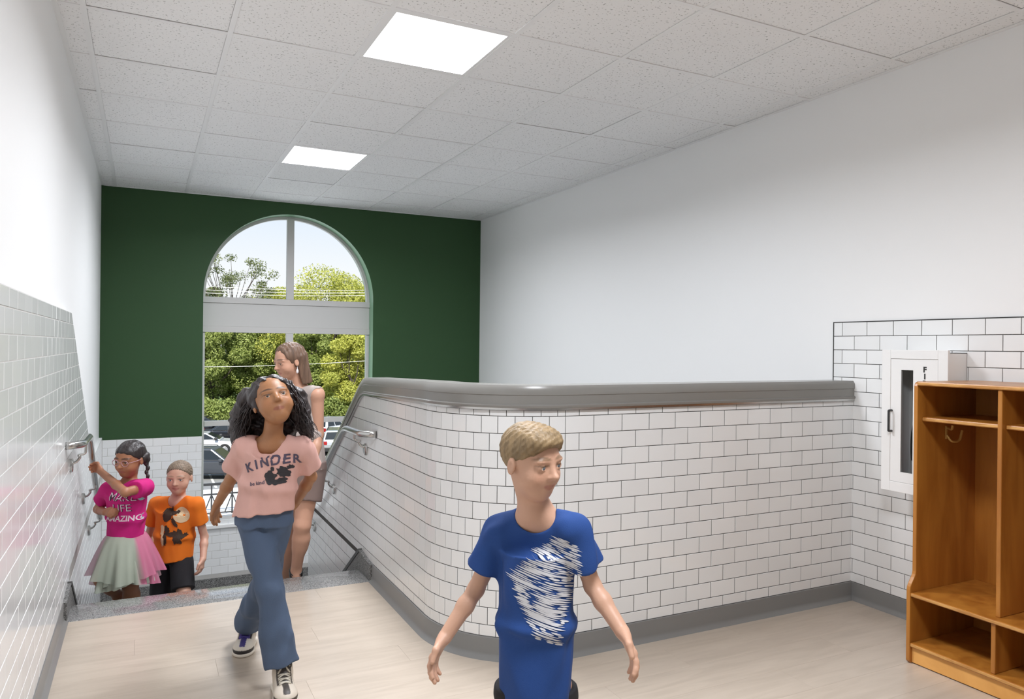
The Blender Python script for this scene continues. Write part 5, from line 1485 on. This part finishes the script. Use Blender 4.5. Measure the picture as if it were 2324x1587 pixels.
# ------------------------------------------------------------------ 3. girl in magenta at the handrail
def girl_magenta():
    d = 4.35
    J = dict(neck=at(292, 1094, 4.38), sha=at(247, 1112, 4.38), shb=at(331, 1106, 4.32), pel=at(286, 1226, 4.38),
             elb=at(284, 1118, 4.14), wrb=at(228, 1070, 4.40), ela=at(222, 1156, 4.46), wra=at(240, 1163, 4.28),
             hipa=at(268, 1236, 4.38), hipb=at(304, 1236, 4.38), kna=at(232, 1316, 4.27), ana=at(268, 1352, 4.42), knb=at(296, 1330, 4.33))
    J['anb'] = np.array([J['knb'][0] + .01, J['knb'][1] + .10, -2 * RISE + .062]); J['toeb'] = J['anb'] + np.array([.01, -.12, -.03]); J['toea'] = J['ana'] + np.array([-.03, -.09, -.06])
    g = empty('person', (float(J['anb'][0]), float(J['anb'][1]), -2 * RISE), 'girl with glasses, magenta shirt and pastel tulle skirt gripping the left handrail', 'person')
    H = Head(at(295, 1042, 4.34), -DV * .92 - RV * .22 - UV * .14, UV * .99 + RV * .05, .205)
    sz = dict(td=.076, hw=.098, ua=.031, wr=.020, th=.058, kn=.043, an=.029, nk=.036, hand=.125)
    rdir = nrmz(np.array([0, 1, SLH]))
    hands = [(J['wrb'], nrmz(J['wrb'] - J['elb']), rdir * -.6 - UV * .4 - DV * .2, UV, dict(curl=.85, thumb=.9)),
             (J['wra'], RV * .6 - DV * .5 + UV * .1, DV * .3 + RV * .5 - UV * .4, UV, dict(curl=.95, thumb=1.))]
    make_body('warm_tan', g, J, H, srgb(164, 112, 82), srgb(150, 84, 76), srgb(44, 32, 28), hands, sz)
    eyes(H, g, (.025, .015, .01))
    S = shirt_sdf(J, sz, at(285, 1218, 4.38), UV, (.108, .108), .55, puff=.013, neckr=.046, necko=-DV * .018, neckd=.008); S.post = folds(.004, 46, 6)
    sh = sdf_object('shirt', S, [at(210, 1080, 4.3), at(365, 1240, 4.3), at(290, 1150, 4.1), at(290, 1150, 4.6)], .03, .0044, cloth('magenta_jersey', srgb(196, 22, 118)), g)
    wht = mat('silver_print', srgb(226, 205, 214), .5); blk = mat('dark_print', srgb(60, 30, 50), .6)
    X, Y = RV, UV
    for txt, py, s_, m_ in (('MAKE', 1132, .062, blk), ('LIFE', 1156, .062, blk), ('AMAZING', 1180, .044, wht)):
        decal(sh, text_mesh(txt, s_, bold=.001), at(272, py, 4.25), X, Y, [m_], 'lettering', cast=DV)
        if m_ is blk: decal(sh, text_mesh(txt, s_, bold=-.0006), at(271, py, 4.25), X, Y, [wht], 'lettering_edge', cast=DV, off=.0028)
    decal(sh, poly_mesh([blob(0, 0, .014, .010, jag=.2, seed=4), blob(.004, -.105, .010, .018, jag=.2, seed=6)]), at(309, 1136, 4.25), X, Y, [mat('mint_print', srgb(150, 190, 190), .6)], 'print', cast=DV)
    # tulle skirt: three gathered layers of different pastel
    def skirt(nm, r0, r1, top, bot, cols, seed, nf, alpha):
        n = 120; rr = random.Random(seed); vs, cs = [], []
        sdv = nrmz(J['hipb'] - J['hipa']); fw = -DV
        rows = 12
        for i in range(rows + 1):
            t = i / rows
            c = top + (bot - top) * t; r = r0 + (r1 - r0) * (t ** .75)
            for k in range(n):
                a = 2 * math.pi * k / n; fo = 1 + (.10 * t) * math.sin(nf * a + seed) + .05 * t * math.sin(2.3 * nf * a + 2 * seed)
                p = c + (sdv * math.cos(a) * r * fo) + (fw * math.sin(a) * r * .98 * fo) - UV * (t * .018 * math.sin(3 * a + seed)); vs.append(p)
                q = (a / (2 * math.pi) * len(cols)) % len(cols); c0, c1 = cols[int(q) % len(cols)], cols[(int(q) + 1) % len(cols)]; f = max(0, min(1, (q - int(q)) * 5 - 4)); cs.append([c0[j] * (1 - f) + c1[j] * f for j in range(3)])
        fs = [(i * n + k, i * n + (k + 1) % n, (i + 1) * n + (k + 1) % n, (i + 1) * n + k) for i in range(rows) for k in range(n)]
        M_ = bpy.data.materials.new('tulle'); M_.use_nodes = True; nn = M_.node_tree; b_ = nn.nodes['Principled BSDF']; a_ = nn.nodes.new('ShaderNodeAttribute'); a_.attribute_name = 'Col'
        nn.links.new(a_.outputs['Color'], b_.inputs['Base Color']); b_.inputs['Roughness'].default_value = .8; b_.inputs['Alpha'].default_value = alpha
        o = pydata(nm, vs, fs, g, [M_], True); ca = o.data.color_attributes.new('Col', 'FLOAT_COLOR', 'POINT')
        ca.data.foreach_set('color', np.concatenate([np.array(cs), np.ones((len(cs), 1))], 1).astype(np.float32).ravel()); return o
    top = at(286, 1210, 4.38); pk, sg, lv, pp = srgb(206, 120, 150), srgb(186, 194, 178), srgb(208, 178, 188), srgb(150, 120, 160)
    skirt('skirt_lining', .096, .150, top, at(288, 1312, 4.36), [sg, sg], 1, 7, 1.0)
    skirt('skirt_layer', .100, .180, top, at(286, 1318, 4.37), [pk, sg, sg, lv, lv, pk, pk, lv], 2, 9, .85)
    skirt('skirt_layer', .104, .205, top, at(288, 1300, 4.38), [pk, sg, sg, lv, pk, pk, lv, pk], 4, 8, .70)
    shoe(g, J['anb'], J['toeb'], -2 * RISE, .20, 'low'); shoe(g, J['ana'], J['toea'], None, .20, 'low')
    hs = SDF(); h = H.h
    hs.add(ell(H.P(0, -.06, .145), np.array([.385, .455, .395]) * h, H.A)); hs.add(H.E(0, -.30, -.05, .27, .17, .26), .03)
    hs.keep(hairline(H, .36, .27, -.20, -.16), .01)
    Kx = (np.stack([H.s, H.u]) * 190).astype(np.float32); hs.post = lambda p, d: d + .0016 * (np.sin(p @ Kx[0]) + .5 * np.sin(p @ Kx[1]))
    M_H = hairmat('dark_braided_hair', srgb(44, 36, 36), .4)
    hr = sdf_object('hair', hs, [H.P(.5, 0, 0), H.P(-.5, 0, 0), H.P(0, -.6, 0), H.P(0, .4, .55), H.P(0, -.4, -.5)], .02, .0042, M_H, g)
    b = SDF(); p0 = at(330, 1032, 4.40)
    for k in range(7):
        q = p0 + at(334, 1034 + 9.5 * k, 4.38 - .004 * k) - at(330, 1032, 4.40); b.add(ell(q + RV * (.004 if k % 2 else -.004), (.015 - .0009 * k, .013, .016)), .004)
    b.add(cone(H.P(-.30, -.18, .0), p0 + RV * .01, .03, .016), .02)
    sdf_object('braid', b, [p0, at(345, 1110, 4.4)], .05, .0042, M_H, hr)
    fr = MB(); gx = mat('clear_pink_frame', srgb(190, 150, 160), .2)
    for s_ in (-1, 1):
        fr.tube([H.P(s_ * .155 + .105 * math.cos(t), .415 - .02 * abs(math.cos(t) * s_), -.005 + .085 * math.sin(t)) for t in np.linspace(0, 2 * math.pi, 25)], .0018, 6, caps=False)
        fr.tube([H.P(s_ * .26, .40, .01), H.P(s_ * .35, .2, .02), H.P(s_ * .385, -.02, .02)], .0018, 6)
    fr.tube([H.P(-.05, .42, .01), H.P(.05, .42, .01)], .0018, 6); fr.build('glasses', gx, g, True)
girl_magenta()

# ------------------------------------------------------------------ 4. boy in orange
def boy_orange():
    J = dict(neck=at(404, 1130, 4.72), sha=at(357, 1146, 4.76), shb=at(444, 1146, 4.68), pel=at(392, 1262, 4.72),
             elb=at(464, 1218, 4.74), wrb=at(461, 1268, 4.66), ela=at(338, 1216, 4.82), wra=at(346, 1268, 4.74),
             hipa=at(372, 1274, 4.74), hipb=at(412, 1274, 4.70), knb=at(417, 1350, 4.60), kna=at(365, 1362, 4.74))
    J['anb'] = np.array([J['knb'][0], J['knb'][1] + .09, -3 * RISE + .07]); J['ana'] = np.array([J['kna'][0], J['kna'][1] + .10, -3 * RISE + .09])
    for a in 'ab': J['toe' + a] = J['an' + a] + np.array([-.01, -.12, -.03])
    J['ana'][1] = max(J['ana'][1], 1.42)
    g = empty('person', (float(J['anb'][0]), float(J['anb'][1]), -3 * RISE), 'boy in orange printed shirt and black shorts lowest on the stairs by the tiled wall', 'person')
    H = Head(at(407, 1084, 4.69), -DV * .97 + RV * .10 - UV * .06, UV, .206)
    sz = dict(td=.080, hw=.102, ua=.030, wr=.0195, th=.058, kn=.042, an=.029, nk=.038, hand=.128)
    hands = [(J['wrb'], -UV - DV * .25 - RV * .05, -RV, -DV, dict(curl=.42)), (J['wra'], -UV - DV * .2, RV, -DV, dict(curl=.4))]
    make_body('fair', g, J, H, srgb(206, 160, 138), srgb(176, 110, 100), srgb(140, 112, 90), hands, sz, face=dict(smile=.02))
    eyes(H, g, (.10, .12, .14))
    S = shirt_sdf(J, sz, at(392, 1268, 4.72), UV * 1 - RV * .12, (.125, .135), .56, puff=.017, neckr=.047, necko=-DV * .018, neckd=.008, flare=1.1); S.post = folds(.005, 42, 12)
    sh = sdf_object('shirt', S, [at(330, 1115, 4.7), at(480, 1290, 4.7), at(400, 1200, 4.45), at(400, 1200, 4.95)], .03, .0044, cloth('orange_jersey', srgb(226, 116, 22)), g)
    X, Y = RV, UV; o = at(398, 1196, 4.6); s_ = 4.6 / F_PX
    q = lambda px, py: ((px - 398) * s_, -(py - 1196) * s_)
    cream = mat('cream_print', srgb(222, 200, 160), .7); dk = mat('black_brown_print', srgb(58, 42, 30), .7)
    def B(px, py, rx, ry, **k): c = q(px, py); return blob(c[0], c[1], rx * s_, ry * s_, **k)
    decal(sh, poly_mesh([B(407, 1172, 17.5, 17.5, n=30)]), o, X, Y, [cream], 'moon_print', cast=DV, off=.003)
    decal(sh, poly_mesh([B(398, 1166, 4, 4, jag=.2, seed=1), B(378, 1170, 14, 13, jag=.35, seed=2), B(392, 1188, 4, 12, jag=.2, seed=3, rot=.5), B(376, 1205, 7, 9, jag=.3, seed=4), B(398, 1222, 9, 17, jag=.3, seed=5), B(372, 1226, 4, 14, jag=.3, seed=6), B(384, 1214, 16, 5, jag=.35, seed=7), B(410, 1220, 8, 5, jag=.3, seed=8, rot=.8)]), o, X, Y, [dk], 'dark_print', cast=DV, off=.0045)
    decal(sh, poly_mesh([B(366, 1206, 5, 13, jag=.25, seed=11), B(367, 1230, 3.4, 12, jag=.3, seed=12)]), o, X, Y, [cream], 'pale_print', cast=DV, off=.0055)
    P_ = pants_sdf(J, sz, at(392, 1258, 4.72), UV, .86, puff=.014, wr_=.058); P_.post = folds(.003, 30, 2)
    sdf_object('shorts', P_, [J['pel'], J['hipa'], J['hipb'], J['kna'], J['knb']], .12, .0048, cloth('black_cotton', srgb(30, 29, 33)), g)
    for a in 'ab': shoe(g, J['an' + a], J['toe' + a], -3 * RISE, .21, 'black')
    hs = SDF(); h = H.h
    hs.add(ell(H.P(0, -.055, .14), np.array([.372, .447, .385]) * h, H.A)); hs.keep(hairline(H, .36, .31, -.34, -.28), .012)
    hs.cut(H.E(0, .40, .0, .30, .25, .30), .02)
    r = np.random.default_rng(14); K = (r.normal(size=(4, 3)) * 330).astype(np.float32); hs.post = lambda p, d: d + .0014 * (np.sin(p @ K[0]) + np.sin(p @ K[1]))
    sdf_object('hair', hs, [H.P(.5, 0, 0), H.P(-.5, 0, 0), H.P(0, -.6, 0), H.P(0, .45, .55), H.P(0, -.4, -.4)], .02, .0042, hairmat('short_fair_hair', srgb(122, 105, 88), .6), g)
boy_orange()

# ------------------------------------------------------------------ 5. boy in blue, nearest
def boy_blue():
    J = dict(neck=at(1216, 1150, 2.08), sha=at(1138, 1212, 2.12), shb=at(1300, 1206, 2.05), pel=at(1216, 1552, 2.09),
             ela=at(1080, 1338, 2.14), wra=at(1010, 1446, 2.08), elb=at(1345, 1330, 2.06), wrb=at(1412, 1434, 1.97))
    pel = J['pel']; J['hipa'] = pel - RV * .048 - UV * .03 + DV * .005; J['hipb'] = pel + RV * .048 - UV * .03 - DV * .005
    fwd = nrmz(-DV * .75 + RV * .62)
    J['kna'] = J['hipa'] + fwd * .13 - UV * .235; J['ana'] = J['kna'] + fwd * .02 + np.array([0, 0, -1]) * (J['kna'][2] - .065)
    J['knb'] = J['hipb'] - fwd * .0 - UV * .25; J['anb'] = J['knb'] - fwd * .13; J['anb'][2] = .085
    for a in 'ab': J['toe' + a] = J['an' + a] + fwd * .13 - np.array([0, 0, .03])
    g = empty('person', (float(J['ana'][0]), float(J['ana'][1]), 0), 'boy with short sandy hair in blue shirt with white print walking past nearest', 'person')
    H = Head(at(1206, 1046, 2.04), -DV * .70 + RV * .69 - UV * .12, UV * .99 - RV * .03, .205)
    sz = dict(td=.076, hw=.098, ua=.030, wr=.020, th=.058, kn=.042, an=.029, nk=.040, hand=.142)
    hands = [(J['wra'], nrmz(J['wra'] - J['ela']) - UV * .2, RV * .8 - DV * .3 - UV * .3, -DV * .6 + RV * .5, dict(curl=.38)),
             (J['wrb'], nrmz(J['wrb'] - J['elb']) - UV * .3, -RV * .8 - DV * .2 - UV * .4, -DV * .7 - RV * .2, dict(curl=.32))]
    make_body('fair_warm', g, J, H, srgb(200, 157, 132), srgb(184, 124, 108), srgb(128, 100, 74), hands, sz, h=.0036, face=dict(smile=.022))
    eyes(H, g, (.10, .10, .08))
    S = shirt_sdf(J, sz, at(1216, 1583, 2.07), UV, (.108, .100), .62, puff=.017, neckr=.047, necko=-DV * .022 + RV * .010, neckd=.012, flare=1.0); S.post = folds(.0050, 44, 21)
    sh = sdf_object('shirt', S, [at(1040, 1150, 2.08), at(1390, 1610, 2.08), at(1210, 1300, 1.88), at(1210, 1300, 2.3)], .03, .0036, cloth('royal_blue_jersey', srgb(27, 66, 130)), g)
    # white brushed diamond: a stack of ragged strokes, leaning like the photograph's print
    rr = random.Random(3); s_ = 1.98 / F_PX; o = at(1240, 1340, 1.98); polys = []
    out = [(x - 1240, 1340 - y) for x, y in ((1268, 1222), (1314, 1245), (1324, 1325), (1290, 1400), (1272, 1466), (1215, 1446), (1178, 1372), (1154, 1308), (1200, 1272))]
    m_ = -.36; c = -200
    while c < 200:                      # strokes along y = m x + c inside the outline
        xs = []
        for i in range(len(out)):
            (x0, y0), (x1, y1) = out[i], out[(i + 1) % len(out)]; d0, d1 = y0 - m_ * x0 - c, y1 - m_ * x1 - c
            if (d0 < 0) != (d1 < 0): t = d0 / (d0 - d1); xs.append(x0 + t * (x1 - x0))
        if len(xs) >= 2:
            xa, xb = min(xs) + rr.uniform(-9, 5), max(xs) + rr.uniform(-5, 9); th = rr.uniform(1.5, 3.6); a = xa
            while a < xb - 6:
                b = min(xb, a + rr.choice([rr.uniform(14, 45), rr.uniform(50, 130)])); pts = []
                for k in range(7):
                    t = k / 6; x = a + (b - a) * t; pts.append((x, m_ * x + c + th * math.sin(math.pi * t) ** .5 * rr.uniform(.6, 1.1)))
                for k in range(5, 0, -1):
                    t = k / 6; x = a + (b - a) * t; pts.append((x, m_ * x + c - th * math.sin(math.pi * t) ** .5 * rr.uniform(.6, 1.1)))
                polys.append([(x * s_, y * s_) for x, y in pts]); a = b + rr.uniform(1, 12)
        c += rr.uniform(3.6, 6.0)
    decal(sh, poly_mesh(polys), o, RV, UV, [mat('white_print', srgb(205, 206, 210), .75)], 'brush_print', cast=DV, off=.002)
    P_ = pants_sdf(J, sz, at(1216, 1560, 2.07), UV, .9, puff=.014, wr_=.060)
    sdf_object('shorts', P_, [J['pel'], J['hipa'], J['hipb'], J['kna'], J['knb']], .12, .0048, cloth('black_cotton', srgb(30, 29, 33)), g)
    for a in 'ab': shoe(g, J['an' + a], J['toe' + a], 0.0, .21, 'black')
    hs = SDF(); h = H.h
    hs.add(ell(H.P(0, -.055, .15), np.array([.368, .445, .384]) * h, H.A)); hs.add(H.E(.04, .24, .34, .26, .15, .10), .05)
    hs.keep(hairline(H, .38, .24, -.34, -.30), .012)
    hs.cut(H.E(0, .44, -.02, .30, .25, .27), .02)
    r = np.random.default_rng(15); K = (r.normal(size=(4, 3)) * 420).astype(np.float32); hs.post = lambda p, d: d + .0009 * (np.sin(p @ K[0]) + np.sin(p @ K[1]))
    sdf_object('hair', hs, [H.P(.5, 0, 0), H.P(-.5, 0, 0), H.P(0, -.6, 0), H.P(0, .45, .58), H.P(0, -.4, -.4)], .02, .0036, hairmat('short_sandy_hair', srgb(138, 116, 84), .55), g)
boy_blue()
